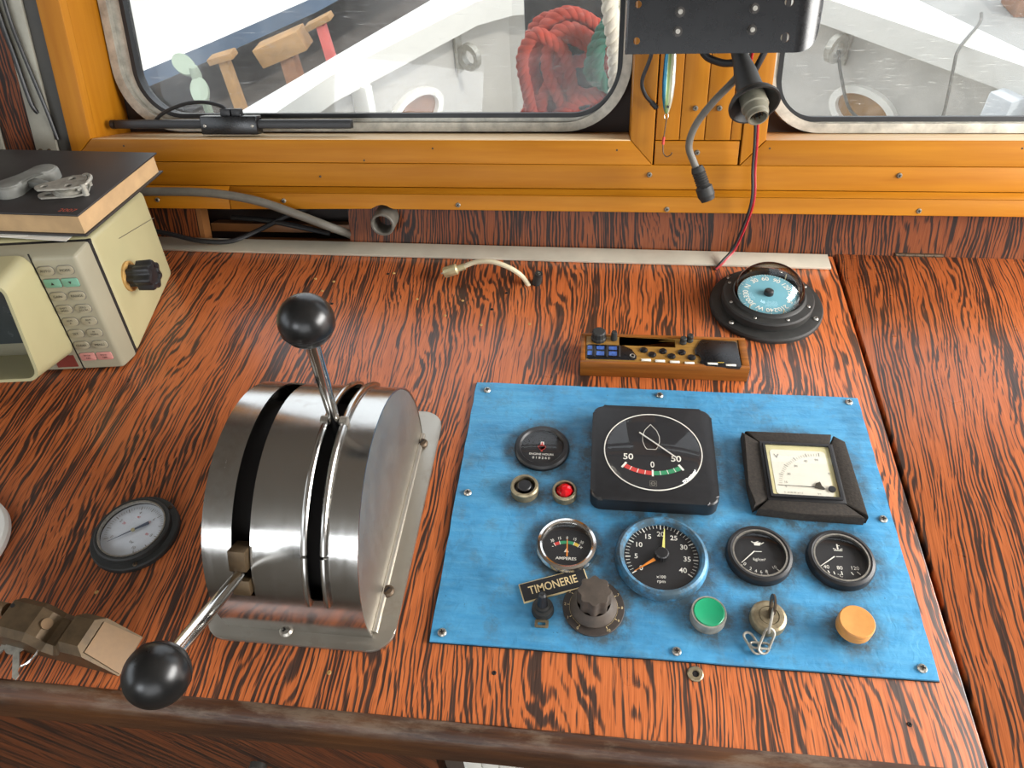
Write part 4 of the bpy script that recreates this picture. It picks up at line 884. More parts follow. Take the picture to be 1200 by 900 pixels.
# ignition switch
g = gpart('ignition_switch', [(.0152, 0), (.0152, .0062), (.0146, .0078), (.0125, .0092), (.0086, .0096), (.0082, .0080), (0, .0080)], 'switch_metal', .0803, -.1130, 'round dirty nickel key switch')
b = B(); b.cyl(.0080, .006, .0092, 28); b.box(-.0012, .0012, -.005, .005, .0090, .0094); b.build('barrel', 'switch_metal', g)

# key with chain (stands in the switch, so a thing of its own)
kx, ky = .0808, -.1125; kz = PZ + .0092
key = thing('ignition_key', 'thin rusty key standing in the ignition switch with a short hanging chain', 'key', (kx, ky, kz))
b = B(); b.box(-.0008, .0008, -.0035, .0045, -.0, .006, .0002); b.ring(circle(0, 0, .0085, 24, .0105), circle(0, .0015, .0038, 24, .0050), -.0008, .0008, Tr(0, .002, .0145) @ MX(((0, 0, 1, 0), (1, 0, 0, 0), (0, 1, 0, 0), (0, 0, 0, 1))))
b.build('key_blade', 'rust', key)
def link(p, q, nrm, w=.0043, wire=.0011):
    p, q = V(p), V(q); d = (q - p); L = d.length / 2; d.normalize(); n_ = V(nrm); n_ = (n_ - d * n_.dot(d)).normalized(); s = d.cross(n_); c = (p + q) / 2; pts = []
    for sg, a0_ in ((1, -90), (-1, 90)):
        for k in range(9):
            a = math.radians(a0_ + 180 * k / 8); pts.append(c + d * (sg * (L - w) + w * math.cos(a)) + s * (w * math.sin(a)))
    b = B(); b.tube(pts, wire, 8, 0, True); return b.build('chain_link', 'galv', key)
zf = -.0072
link((0, -.002, .0145), (-.004, -.0185, .004), (1, 0, .3)); link((-.001, -.0145, .0035), (-.0095, -.0320, zf + .001), (.5, .3, 1))
link((-.0020, -.0255, zf + .001), (-.0180, -.0255, zf + .0012), (0, .4, 1), .0032); link((-.0110, -.0320, zf), (-.0205, -.0150, zf + .0012), (.2, .1, 1))

# ================================================================== COMPASS
cp = thing('compass', 'black flush-mount marine compass with clear dome and pale blue card', 'compass', (.1300, .3085, 0))
b = B(); b.lathe([(0, 0), (.0680, 0), (.0680, .004), (.0665, .0065), (.0600, .0075), (.0545, .0075), (.0545, .010)], 72); b.build('flange', 'black_matt', cp)
b = B(); b.lathe([(.0545, .007), (.0550, .0165), (.0535, .0190), (.0450, .0198), (.0438, .0212), (.0430, .0238), (.0422, .0242), (.0412, .0236), (.0400, .010), (0, .008)], 72); b.build('ring', 'black_matt', cp)
for k in range(8):
    a = 2 * PI * k / 8 + .35; screw(cp, .0490 * math.cos(a), .0490 * math.sin(a), .0195, .0019, 'screw', 'cross', a)
for a in (-2.42, -.48, .95, 2.3): screw(cp, .0612 * math.cos(a), .0612 * math.sin(a), .0072, .0032, 'screw', 'cross', a)
ct = Tr(0, 0, .0180) @ Rx(.06)
b = B(); b.lathe([(0, -.004), (.03, -.004), (.0365, 0), (.0365, .0012), (0, .0035)], 64, ct); card = b.build('compass_card', 'card', cp)
CZ = .0026
def f(b):
    for k in range(72):
        a = 2 * PI * k / 72; tick(b, 0, 0, a, .0345 if k % 6 else .0325, .0362, .0004 if k % 2 else .0008, .0016, ct)
    for k in range(12):
        a = math.radians(152 - k * 30); s = {0: 'N', 3: 'E', 6: 'S', 9: 'W'}.get(k, str(k * 30)) if k not in (3,) else '90'
        text(b, s, .0092, .0265 * math.cos(a), .0275 * math.sin(a), .0021, a - PI / 2, ct, bold=.012)
pr(card, 'markings', 'white_print', f)
b = B(); b.lathe([(.0062, .002), (.0055, .0075), (.0035, .0088), (0, .009)], 20, ct); b.build('pivot_cap', 'black', cp)
for a in (-1.25, -2.3, -.1, .9): 
    b = B(); b.tube([(.0392 * math.cos(a), .0392 * math.sin(a), .014), (.0388 * math.cos(a), .0388 * math.sin(a), .027)], .0006, 6, 0); b.build('lubber_pin', 'cream_print', cp)
b = B(); rd = .0415; b.lathe([(rd * math.cos(math.radians(6 * k)), .0236 + rd * .80 * math.sin(math.radians(6 * k))) for k in range(0, 15)] + [(0, .0236 + rd * .80)], 56); b.build('dome', 'dome', cp)

# ================================================================== RADIO
rd_ = thing('car_radio', 'small car radio in an open wooden case behind the blue panel', 'radio', (-.0002, .2005, 0), .012)
HX, HY, HZ = .094, .0250, .0215
b = B(); b.box(-HX, HX, -HY, -HY + .0045, 0, HZ, .0008); b.box(-HX, HX, HY - .004, HY, 0, HZ, .0008); b.box(-HX, -HX + .0055, -HY + .0045, HY - .004, 0, HZ, .0008); b.box(HX - .0085, HX, -HY + .0045, HY - .004, 0, HZ, .0008); b.build('case', 'radiowood', rd_)
def RXc(cx): return -.094 + (cx - 55) * .0001765
def RYc(cy): return .0250 - (cy - 98) * .000262
b = B(); slot = [(RXc(305), RYc(168)), (RXc(668), RYc(172)), (RXc(668), RYc(120)), (RXc(305), RYc(115))]
b.holed([(-.0878, -.0198), (.0848, -.0198), (.0848, .0205), (-.0878, .0205)], [slot], .0165, .0205); b.build('face_plate', 'bronze', rd_)
b = B(); b.box(-.0878, .0848, -.0198, .0205, .0005, .0040); b.box(RXc(300), RXc(675), RYc(113), RYc(108), .004, .0165); b.build('tray', 'radiowood', rd_)
FZ = .0206
b = B(); b.prism([(RXc(95), RYc(255)), (RXc(95), RYc(178)), (RXc(105), RYc(170)), (RXc(330), RYc(172)), (RXc(385), RYc(195)), (RXc(415), RYc(235)), (RXc(415), RYc(250)), (RXc(400), RYc(260)), (RXc(110), RYc(262))], FZ - .0004, FZ + .0010, bevel=.0004); p = b.build('display', 'blackpaint', rd_)
for c0, c1 in ((100, 130), (158, 208), (238, 290)):
    for r0, r1 in ((182, 203), (215, 240)):
        b = B(); b.box(RXc(c0), RXc(c1), RYc(r1), RYc(r0), FZ + .0009, FZ + .0013); b.build('display_window', 'lcd', p)
for c in (143, 224, 305): b = B(); b.tube([(RXc(c), RYc(250), FZ + .0012), (RXc(c), RYc(182), FZ + .0012)], .0013, 10, 0); b.build('rib_key', 'black', p)
b = B(); b.lathe([(.0016, 0), (.0030, 0), (.0030, .0014), (.0018, .0016), (.0016, .0002), (0, .0002)], 16, Tr(RXc(388), RYc(238), FZ + .0008)); b.build('jack', 'screw', p)
for cx, cyy, r, h in ((170, 130, .0078, .0125), (270, 130, .0034, .0120), (718, 140, .0036, .0085), (762, 125, .0036, .0095)):
    b = B(); b.lathe([(r * 1.12, 0), (r * 1.12, h * .3), (r, h * .38), (r, h * .9), (r * .85, h), (0, h)], 28, Tr(RXc(cx), RYc(cyy), FZ - .0005), (lambda a: 1 + .03 * math.cos(14 * a))); b.build('control_knob', 'black_matt', rd_)
for cx, cyy in ((462, 195), (515, 222), (585, 199), (638, 228), (705, 202), (765, 232)):
    b = B(); b.lathe([(.0046, 0), (.0046, .0008), (.0040, .0009), (.0036, .0020), (.0026, .0026), (0, .0026)], 20, Tr(RXc(cx), RYc(cyy), FZ - .0002)); b.build('preset_button', 'blackpaint', rd_)
for cx, cyy in ((475, 258), (563, 261), (655, 264), (747, 268)):
    b = B(); b.box(-.0054, .0054, -.0016, .0016, 0, .0014, .0004, T=Tr(RXc(cx), RYc(cyy), FZ - .0002)); b.build('white_key', 'white_print', rd_)
b = B(); b.prism([(RXc(790), RYc(215)), (RXc(788), RYc(185)), (RXc(830), RYc(126)), (RXc(850), RYc(120)), (RXc(1050), RYc(126)), (RXc(1062), RYc(135)), (RXc(1068), RYc(280)), (RXc(1055), RYc(292)), (RXc(850), RYc(284)), (RXc(812), RYc(262)), (RXc(825), RYc(240)), (RXc(815), RYc(222))], FZ - .0004, FZ + .0014, bevel=.0005); p = b.build('screen', 'blackpaint', rd_)
for cx, cyy in ((890, 271), (1003, 276)): b = B(); b.box(-.0056, .0056, -.0014, .0014, 0, .0008, .0003, T=Tr(RXc(cx), RYc(cyy), FZ + .0012)); b.build('white_key', 'white_print', p)
pr(p, 'print', 'yellow_print', lambda b: [seg(b, RXc(925 + 10 * k), RYc(262), RXc(931 + 10 * k), RYc(262), .0014, FZ + .0016) for k in range(4)])

# ================================================================== PRESSURE GAUGE on the desk
pg = thing('pressure_gauge', 'flush round pressure gauge with thick black flange and pale dial', 'gauge', (-.5200, -.0720, 0), 0.0)
b = B(); b.lathe([(0, 0), (.0425, 0), (.0425, .0045), (.0415, .0060), (.0365, .0066), (.0360, .0115), (.0345, .0128), (.0318, .0126), (.0312, .0100), (.0312, .006)], 64); b.build('flange', 'black_matt', pg)
for a in (2.75, .9, -1.1): screw(pg, .0390 * math.cos(a), .0390 * math.sin(a), .0060, .0024, 'rust', 'slot', a)
b = B(); b.ring(circle(0, 0, .0322, 56), circle(0, 0, .0308, 56), .0100, .0130); b.build('bezel', 'screw', pg)
PGD = mat('pale_grey_gauge_dial', 'c9cdd2', .5, var=.06, scale=60)
b = B(); b.cyl(.0312, .0068, .0076, 56); b.build('dial', PGD, pg)
def f(b):
    for k in range(51):
        a = math.radians(225 - 270 * k / 50 - 20); tick(b, 0, 0, a, .0252 if k % 5 else .0238, .0282, .0003 if k % 5 else .0007, .0079)
    for k in range(0, 11, 2):
        a = math.radians(225 - 27 * k - 20); text(b, str(k), .0045, .0205 * math.cos(a), .0205 * math.sin(a), .0079, -.3)
    text(b, 'bar', .0038, .004, -.0125, .0079, -.3)
pr(pg, 'markings', 'grey_print', f)
pr(pg, 'red_markings', 'red_print', lambda b: [text(b, str(q), .0034, .0155 * math.cos(math.radians(205 - 2.7 * q)), .0155 * math.sin(math.radians(205 - 2.7 * q)), .0079, -.3) for q in (20, 40, 60, 80)])
b = B(); a = math.radians(217); seg(b, 0, 0, .0245 * math.cos(a), .0245 * math.sin(a), .0016, .0092, None, .0005); seg(b, -.0002, 0, -.0155 * math.cos(a), -.0155 * math.sin(a), .0020, .0092, None, .0042); b.build('needle', mat('slate_needle', '4a5262', .5), pg)
b = B(); b.cyl(.0018, .0085, .0102, 14); b.build('needle_hub', 'plug_cream', pg); glassdisc(pg, .0312, .0112)

# ================================================================== DESK BITS
t = thing('coaxial_cable', 'short cream coaxial cable with a yellowed screw plug', 'cable', (-.1663, .3378, 0))
lo = V((-.1663, .3378, 0))
pts = [V((-.2660, .3450, .0140)), V((-.2550, .3465, .0185)), V((-.2380, .3470, .0260)), V((-.2150, .3440, .0300)), V((-.1920, .3400, .0240)), V((-.1760, .3380, .0120)), V((-.1675, .3365, -.002))]
b = B(); b.tube([p - lo for p in pts], .0032, 12); b.build('sheath', 'cable_cream', t)
dd = (V((-.2870, .3420, .0085)) - V((-.2560, .3462, .0180))).normalized(); b = B()
b.lathe([(0, -.004), (.0042, -.004), (.0044, .006), (.0072, .008), (.0072, .024), (.0066, .0255), (.0055, .026), (.0050, .023), (0, .023)], 24, aim(V((-.2560, .3462, .0180)) - lo, dd), lambda a: 1 + .02 * math.cos(12 * a)); p = b.build('plug', 'plug_cream', t)
b = B(); b.cyl(.0012, .022, .030, 10, aim(V((-.2560, .3462, .0180)) - lo, dd)); b.build('centre_pin', 'screw', p)
t = thing('rubber_cable_end', 'short black rubber cable end standing in the desk beside the cream cable', 'cable end', (-.1580, .3400, 0))
b = B(); T = Ry(.22) @ Rx(.1); b.lathe([(.0062, 0), (.0060, .010), (.0052, .012), (.0052, .0185), (.0036, .0185), (.0034, .015), (0, .015)], 20, T); b.build('boot', 'black_matt', t)
b = B(); b.lathe([(.0010, .0186), (.0020, .0190), (.0022, .0170)], 12, T); b.build('core', 'cable_grey', t)

# ================================================================== RADAR DISPLAY
ra = math.radians(7.377)
rad = thing('radar_display', 'yellowed cream radar display with hood, keypad and black side knob', 'radar display', (-.6376, .1794, 0), ra)
XL = -.34
b = B(); b.hexa([(XL, .002, .0), (0, .002, .0), (-.002, .1575, .0), (XL, .1575, .0), (XL, .0274, .1525), (0, .0274, .1525), (-.004, .1815, .1180), (XL, .1815, .1180)], .007, 4); b.build('housing', 'beige', rad, sharp=25)
b = B(); b.hexa([(XL + .002, -.0035, .001), (-.002, -.0035, .001), (-.002, .0045, .001), (XL + .002, .0045, .001), (XL + .002, .0222, .1505), (-.002, .0222, .1505), (-.002, .0300, .1500), (XL + .002, .0300, .1500)]); b.build('seam', 'dark', rad)
b = B(); b.hexa([(XL, -.027, .0025), (-.007, -.027, .0025), (.0005, -.002, .0), (XL, -.002, .0), (XL, -.004, .1515), (-.007, -.004, .1515), (.0005, .0232, .1530), (XL, .0232, .1530)], .004, 3); b.build('front_bezel', 'beige_f', rad, sharp=25)
# line on the side shell
fx = V((1, 0, 0)); ft = V((0, .023, .15)).normalized(); fn = V((0, -.15, .023)).normalized()
RF = frame((0, -.0272, 0), fx, ft, fn)      # x across, y up the front face, z out of it
kt = [.1372, .1215, .1046, .0876, .0708, .0545, .0380, .0214]
names = [('AUTO', 'MODE'), ('▲', '▼'), ('GAIN', 'RANGE'), ('SHIFT\nSPEED', 'ZERO\nZOOM'), ('ALM\nA', 'ALM\nB'), ('SET', 'M\nMARK'), ('CLEAR', 'MENU'), ('POW\nON', 'POW\nOFF')]
for r_, (row, yy) in enumerate(zip(names, kt)):
    for c_, s in enumerate(row):
        xx = -.0446 + c_ * .0218 if r_ not in (1, 7) else -.0436 + c_ * .0200
        m = 'key_green' if r_ == 1 else 'key_pink' if r_ == 7 else 'key_beige'
        w, h = (.0088, .0052)
        b = B(); b.prism(rrect(-w, w, -h, h, .0048, 5) if r_ not in (1, 7) else ([(-w - .0006, -h), (-w - .0006, h), (w + .0005, h), (w + .0005, -h)] if 0 else rrect(-w - .0004, w + .0004, -h, h, .0022, 4)), -.001, .0016, bevel=.0005)
        o = b.build('key', m, rad); o.matrix_local = RF @ Tr(xx, yy, 0)
        b = B(); b.prism(rrect(-w - .0008, w + .0008, -h - .0007, h + .0007, .0050 if m == 'key_beige' else .0026, 5), -.0006, .0003); b.build('key_surround', 'grey_print', o)
        if '▲' in s or '▼' in s:
            b = B(); q = 1 if s == '▲' else -1; b.add([(-.002, -.0018 * q, .0018), (.002, -.0018 * q, .0018), (0, .0018 * q, .0018)], [(0, 1, 2)]); b.build('legend', 'black_print', o)
        else:
            b = B(); parts = s.split('\n')
            for i_, q in enumerate(parts): text(b, q, .0042 if len(parts) == 1 else .0034, 0, (.0 if len(parts) == 1 else .0018 - .0036 * i_), .0018)
            b.build('legend', 'black_print', o)
b = B(); b.box(-.0008, .0008, .002, .158, -.0005, .0003, T=RF @ Tr(-.0555, 0, 0)); b.build('keypad_groove', 'dark', rad)
b = B(); b.box(-.085, -.0605, .008, .0245, -.0005, .0012, T=RF); b.build('badge', mat('dark_red_badge', '6b2a20', .4), rad)
def hoodring(x0, x1, t0, t1, r, T): return [T @ V((x, y, 0)) for x, y in rrect(x0, x1, t0, t1, r, 6)]
FE = frame((0, -.0975, .050), fx, V((0, .30, .954)).normalized(), fn)
o1, o2 = hoodring(-.31, -.0565, .024, .1560, .015, RF @ Tr(0, 0, -.002)), hoodring(-.325, -.0530, .0050, .1180, .014, FE)
i1, i2 = hoodring(-.306, -.0605, .028, .152, .013, RF @ Tr(0, 0, -.001)), hoodring(-.321, -.0565, .0085, .1145, .011, FE)
n = len(o1); b = B(); rows = [o1, o2, i2, i1]
b.add([p for r_ in rows for p in r_], [(q * n + i, q * n + (i + 1) % n, (q + 1) * n + (i + 1) % n, (q + 1) * n + i) for q in range(3) for i in range(n)]); b.build('hood', 'beige', rad)
b = B(); b.box(-.30, -.068, .045, .148, -.0005, .0006, T=RF); b.build('screen', mat('dark_grey_screen', '3a3f40', .25), rad)
KT = Tr(-.001, .0600, .0730) @ Ry(PI / 2)
b = B(); b.lathe([(0, 0), (.0185, 0), (.0185, .0025), (0, .0025)], 28, KT); b.build('washer', 'tan_stain', rad)
b = B(); b.lathe([(.0125, .002), (.0120, .012), (.0165, .013), (.0172, .030), (.0160, .0325), (.0110, .0335), (.010, .0318), (0, .0318)], 84, KT, lambda a: 1 + .11 * math.cos(7 * a)); b.build('side_knob', 'black', rad, sharp=50)
for y_, z_ in ((.1585, .040), (.1300, .080)):
    pass
b = B(); b.hexa([(-.0005, .0765, .1165), (.0006, .0765, .1165), (.0006, .0772, .1165), (-.0005, .0772, .1165), (-.0005, .168, .0835), (.0006, .168, .0835), (.0006, .1687, .0835), (-.0005, .1687, .0835)]); b.build('shell_line', 'grey_print', rad)

# ================================================================== BOOK AND WHAT LIES ON IT
bx = V((1, -.012, 0)).normalized(); by = V((0, .1723, -.0230)).normalized(); bz = bx.cross(by).normalized(); by = bz.cross(bx)
BF = frame((-.6445, .2097, .1800), bx, by, bz)          # origin: front right corner of the top cover
book = thing('closed_book', 'thick black hardcover book lying closed on the radar display', 'book', mw=BF @ Tr(0, 0, -.0265))
BW, BD, BT = .30, .176, .0265
b = B(); b.box(-BW, 0, 0, BD, BT - .0022, BT, .0006); b.build('front_cover', 'bookcover', book)
b = B(); b.box(-BW, .0, 0, BD + .001, 0, .0022, .0006); b.build('back_cover', 'bookcover', book)
b = B(); b.box(-BW + .003, -.0035, .0035, BD - .0035, .0022, BT - .0022); b.build('page_block', 'pages', book)
pr(book, 'lettering', mat('faded_red_print', 'b5523a', .6), lambda b: text(b, '2007', .0105, -.0180, .0095, BT + .0003))
for i_, (px, py, rz) in enumerate(((-.155, -.014, .12), (-.165, -.004, -.05))):
    b = B(); b.box(-.105, .105, 0, .10, 0, .0004); T = BF @ Tr(px + .06 * i_ - .02, py, -.0272 - .0006 * i_) @ Rz(rz); o = b.build('paper_sheet', 'paper', mw=T)
    tag(o, 'loose white sheet sticking out under the black book' if i_ == 0 else 'lower white sheet under the black book, against the radar top', 'paper', None)
# galvanised pulley block
pb = thing('pulley_block', 'small galvanised pulley block with triangular holed cheeks on the book', 'pulley', mw=BF @ Tr(-.0450, .0530, 0) @ Rz(.42))
def tri(s): return [(-.030 * s, -.004), (-.026 * s, -.0105), (.008, -.0185 * s), (.022 * s, -.0165), (.0245 * s, -.008), (.0245 * s, .008), (.022 * s, .0165), (.008, .0185 * s), (-.026 * s, .0045), (-.030 * s, .001)]
for k, z0 in ((0, .0105), (1, .0010)):
    b = B(); b.holed(tri(1.0), [circle(-.0195, -.003, .0042, 14), circle(.0065, -.0100, .0042, 14), (circle(.0085, .0095, .0042, 14))], z0, z0 + .0022); b.build('cheek', 'galv', pb)
b = B(); b.lathe([(.005, .0035), (.0185, .0035), (.0155, .0068), (.0185, .0100), (.005, .0100)], 36, Tr(.004, 0, 0)); b.build('sheave', 'galv', pb)
b = B(); b.tube([(.016, -.0165, .0080), (.026, -.012, .0125), (.029, 0, .0130), (.026, .012, .0125), (.016, .0165, .0080)], .0022, 10); b.cyl(.0035, 0, .0140, 14, Tr(.022, .0140, 0)); b.cyl(.0035, 0, .0140, 14, Tr(.022, -.0140, 0)); b.build('becket', 'galv', pb)
# grey double-lobed fitting
hgf = thing('double_lobed_fitting', 'grey dusty hourglass-shaped plastic fitting beside the pulley', 'fitting', mw=BF @ Tr(-.1030, .0690, 0) @ Rz(1.22))
out = []
for sg in (1, -1):
    for k in range(15):
        a = math.radians(-130 + 260 * k / 14); out.append((sg * (.0235 + .0155 * math.cos(a)), sg * .0165 * math.sin(a)))
    out.append((sg * .004, sg * .0085)); out.append((sg * -.004, sg * .0085))
b = B(); b.prism(out, 0, .0125, bevel=.004, seg=3); b.build('body', 'greyplastic', hgf, sharp=45)
b = B(); b.prism([(x * .93, y * .9) for x, y in out], -.0, .0135, bevel=.002); b.build('cap', 'greyplastic', hgf)
b = B(); b.box(-.006, .006, -.033, -.006, .002, .010, .002); b.build('tab', 'greyplastic', hgf)

# ================================================================== THINGS HANGING AT THE MULLION
def local(b, o): bmesh.ops.translate(b.b, vec=-V(o), verts=b.b.verts); return b
br = thing('monitor_bracket', 'black metal bracket plate with four nuts hanging in front of the mullion', 'bracket', mw=frame(wp(.03, .2515, -.12), uW, nW, vW))
def U(u): return u - .03
def VV(v): return v - .2515
b = B(); holes = [circle(U(.0465 * -1), VV(.2995), .0036, 16), circle(U(-.0464), VV(.2645), .0036, 16), circle(U(.1065), VV(.2994), .0046, 16), circle(U(.1067), VV(.266), .0046, 16)]
b.holed([(U(-.0555), 0), (U(.1170), 0), (U(.1170), .26), (U(-.0555), .26)], holes, 0, .003); b.b.transform(WXZ); b.build('plate', 'blackpaint', br)
b = B(); vs = []; NN = 12
for k in range(NN + 1):
    t_ = k / NN; a = t_ * 1.25; u = .1170 + .026 * math.sin(a) / math.sin(1.25) * 1.05; w = .026 * (1 - math.cos(a)) * .9
    vlow = VV(.2515 + .040 * (1 - math.sqrt(max(0, 1 - t_ ** 2.2))))
    vs += [(U(u), w, vlow), (U(u), w, .26), (U(u) - .003 * math.sin(a), w + .003 * math.cos(a), .26), (U(u) - .003 * math.sin(a), w + .003 * math.cos(a), vlow)]
b.add(vs, [(4 * k + j, 4 * k + (j + 1) % 4, 4 * k + 4 + (j + 1) % 4, 4 * k + 4 + j) for k in range(NN) for j in range(4)] + [(0, 1, 2, 3), tuple(range(4 * NN, 4 * NN + 4))]); b.build('curved_flange', 'blackpaint', br)
b = B(); b.box(U(-.0580), U(-.0555), -.0005, .035, 0.0, .26, .0005); b.build('side_flange', 'blackpaint', br)
for (u, v) in ((-.003, .2916), (-.0042, .2731), (.0723, .2937), (.072, .2737)):
    b = B(); T = Tr(U(u), 0, VV(v)) @ Rx(PI / 2); b.cyl(.0052, 0, .0008, 20, T); b.cyl(.0044, .0008, .0042, 6, T); o = b.build('nut', 'nutmetal', br)
    b = B(); b.cyl(.0024, .002, .0056, 14, T); b.build('bolt_end', 'screw', o)
b = B(); b.box(U(.035), U(.075), .003, .115, VV(.30), VV(.33), .002); b.build('mount_arm', 'blackpaint', br)

t0 = wp(.075, .25, -.07)
t = thing('grey_plug_cable', 'grey cable hanging below the bracket and ending in a black threaded plug', 'cable', t0)
b = B(); b.tube([wp(*p) - t0 for p in ((.079, .285, -.07), (.0746, .2444, -.075), (.0681, .2268, -.080), (.045, .2015, -.082), (.028, .1765, -.078), (.0222, .1526, -.073), (.0298, .1332, -.07), (.0350, .1240, -.07))], .0042, 14); b.build('sheath', 'cable_grey', t)
b = B(); d_ = wp(.0505, .0890, -.07) - wp(.0345, .1260, -.07); T = aim(wp(.0345, .1260, -.07) - t0, d_); L_ = d_.length
prof = [(0, -.002), (.0066, -.002), (.0078, .002)]
for k in range(6): prof += [(.0082, .004 + k * .003), (.0073, .0055 + k * .003)]
prof += [(.0084, .0225), (.0100, .0240), (.0102, L_ - .006), (.0092, L_ - .004), (.0082, L_), (.0064, L_), (.0060, L_ - .006), (0, L_ - .006)]
b.lathe(prof, 24, T); b.build('plug', 'black_matt', t, sharp=25)

t0 = wp(.0745, .2226, -.08)
t = thing('bell_boot_connector', 'black rubber bell-shaped boot with grey multi-pin connector hanging under the bracket', 'connector', t0)
d_ = wp(.0880, .1800, -.140) - wp(.0720, .2420, -.075); T = aim(wp(.0715, .2430, -.080) - t0, d_); L_ = d_.length
b = B(); b.lathe([(0, -.02), (.0085, -.02), (.0095, 0), (.0125, .018), (.0140, .038), (.0165, .048), (.0235, .054), (.0272, .060), (.0275, .0635), (.0255, .0635), (.0190, .056), (.0140, .050), (0, .049)], 40, T); b.build('boot', 'black_matt', t)
b = B(); b.lathe([(.0138, .046), (.0140, .062), (.0146, .063), (.0146, .066), (.0130, .067), (.0126, .075), (.0112, .076), (.0108, .081), (.0092, .081), (.0090, .072), (0, .072)], 32, T); c_ = b.build('coupling', mat('grey_plastic_coupling', '7a7768', .5, var=.12), t)
b = B(); b.cyl(.0088, .0718, .0725, 24, T); b.build('insert', 'black', c_)
b = B()
for k in range(7): b.cyl(.0008, .072, .078, 8, T @ Tr(.0052 * math.cos(k * .9), .0052 * math.sin(k * .9), 0))
b.build('pins', 'brass_old', c_)

t0 = wp(.1083, .1534, -.03)
t = thing('red_black_wires', 'pair of thin red and black wires running down from the bracket to the desk', 'wire', t0)
wps = [(.0871, .262, -.06), (.0875, .242, -.045), (.0963, .2207, -.035), (.1042, .1875, -.03), (.1083, .1534, -.025), (.1104, .1182, -.022), (.1120, .0766, -.028)]
wr = [wp(*p) - t0 for p in wps] + [V((.1010, .4040, .022)) - t0, V((.0870, .3900, .008)) - t0, V((.0750, .3795, .0008)) - t0]
b = B(); b.tube(wr, .0019, 10); b.build('red_wire', 'wire_red', t)
b = B(); b.tube([p + V((-.0030, -.0008, .0002)) for p in wr[:-1]] + [wr[-1] + V((-.001, 0, 0))], .0017, 10); b.build('black_wire', 'cable_black', t)
t0 = wp(-.03, .21, -.02); b = B(); b.tube([wp(*p) for p in ((-.022, .29, -.02), (-.0247, .2514, -.02), (-.0338, .2215, -.016), (-.0288, .2053, -.012), (-.0190, .1950, -.008))], .0024, 10); b.lathe([(0, -.004), (.0032, -.004), (.0034, .005), (.002, .007), (0, .007)], 14, aim(wp(-.0178, .1935, -.008), uW - vW)); tag(b.build('black_loose_cable', 'cable_black', origin=t0), 'short black cable with a blunt tip hanging left of the lure', 'cable')
t0 = wp(.05, .245, -.05); b = B(); b.tube([wp(*p) for p in ((.022, .275, -.05), (.0332, .2509, -.05), (.0484, .2426, -.052), (.0629, .2407, -.055), (.0747, .246, -.055), (.080, .27, -.05))], .0042, 12); tag(b.build('black_cable_loop', 'cable_black', origin=t0), 'black cable loop sagging just below the bracket', 'cable')
t0 = wp(.0875, .2281, -.06); b = B(); T = aim(wp(.0870, .2275, -.065), vW + uW * .42 - nW * .1); b.lathe([(0, 0), (.0028, 0), (.0036, .003), (.0036, .05), (0, .05)], 16, T); tag(b.build('black_rod', 'black', origin=t0), 'thin black rod leaning beside the bell-shaped connector', 'rod')

# fishing lure
t0 = wp(-.002, .13, -.02)
lu = thing('fishing_lure', 'blue and green sardine-painted fishing lure with a single hook', 'lure', mw=frame(wp(-.0018, .1830, -.014), uW, nW, vW))
b = B(); prof = [(0, 0), (.0024, .001), (.0046, .008), (.0068, .020), (.0078, .036), (.0074, .058), (.0058, .085), (.003, .105), (0, .110)]
b.lathe(prof, 24, MX.Diagonal((1, .55, 1, 1))); b.build('body', 'lure', lu)
b = B(); b.cyl(.0016, .003, .0046, 14, Tr(.0008, 0, .0085) @ Rx(PI / 2)); b.build('eye', 'black', lu)
b = B(); b.tube([(.0024 * math.cos(2 * PI * k / 16), 0, -.0025 + .0036 * math.sin(2 * PI * k / 16)) for k in range(16)], .0005, 6, 0, True); b.build('split_ring', 'screw', lu)
b = B(); b.tube([(.0005, 0, -.0055), (-.0005, 0, -.018), (-.0016, 0, -.034), (-.0006, -.001, -.046), (.004, -.002, -.0505), (.0090, -.003, -.0475), (.0098, -.003, -.0450)], .0007, 8); b.build('hook', 'rust', lu)
b = B(); b.tube([(-.0012, 0, -.027), (-.0017, 0, -.036)], .0017, 8, 0); b.build('whipping', 'red_print', lu)

# wiper motor bar on the left window
t0 = wp(-.59, .155, .045)
w_ = thing('wiper_motor', 'black wiper motor bar across the bottom of the left window', 'wiper', mw=frame(wp(-.59, .1512, .04), uW, nW, vW))
b = B(); b.box(-.1750, .170, -.006, .006, .010, .0215, .0015); b.lathe([(0, 0), (.0062, 0), (.0062, .006), (0, .006)], 16, Tr(-.176, 0, .0155) @ Ry(-PI / 2)); b.build('rail', 'black', w_)
b = B(); b.box(-.0445, .0375, -.0100, .010, .0025, .0270, .0018); b.build('motor_box', 'blackpaint', w_)
for u in (-.038, .031): screw(w_, 0, 0, 0, .0022, 'screw', T=Tr(u, -.0100, .014) @ Rx(PI / 2))
b = B(); b.box(-.0150, -.0005, -.006, .006, .0265, .0360, .001); b.box(.0012, .0135, -.006, .006, .0265, .0360, .001); b.build('terminal_block', 'black', w_)
b = B(); b.tube([(-.130, .012, .012), (-.108, .008, .0285), (-.0740, .004, .0410), (-.0420, .002, .0445), (-.0160, .0, .0400), (-.008, .0, .0340)], .0026, 10); b.build('feed_cable', 'cable_black', w_)

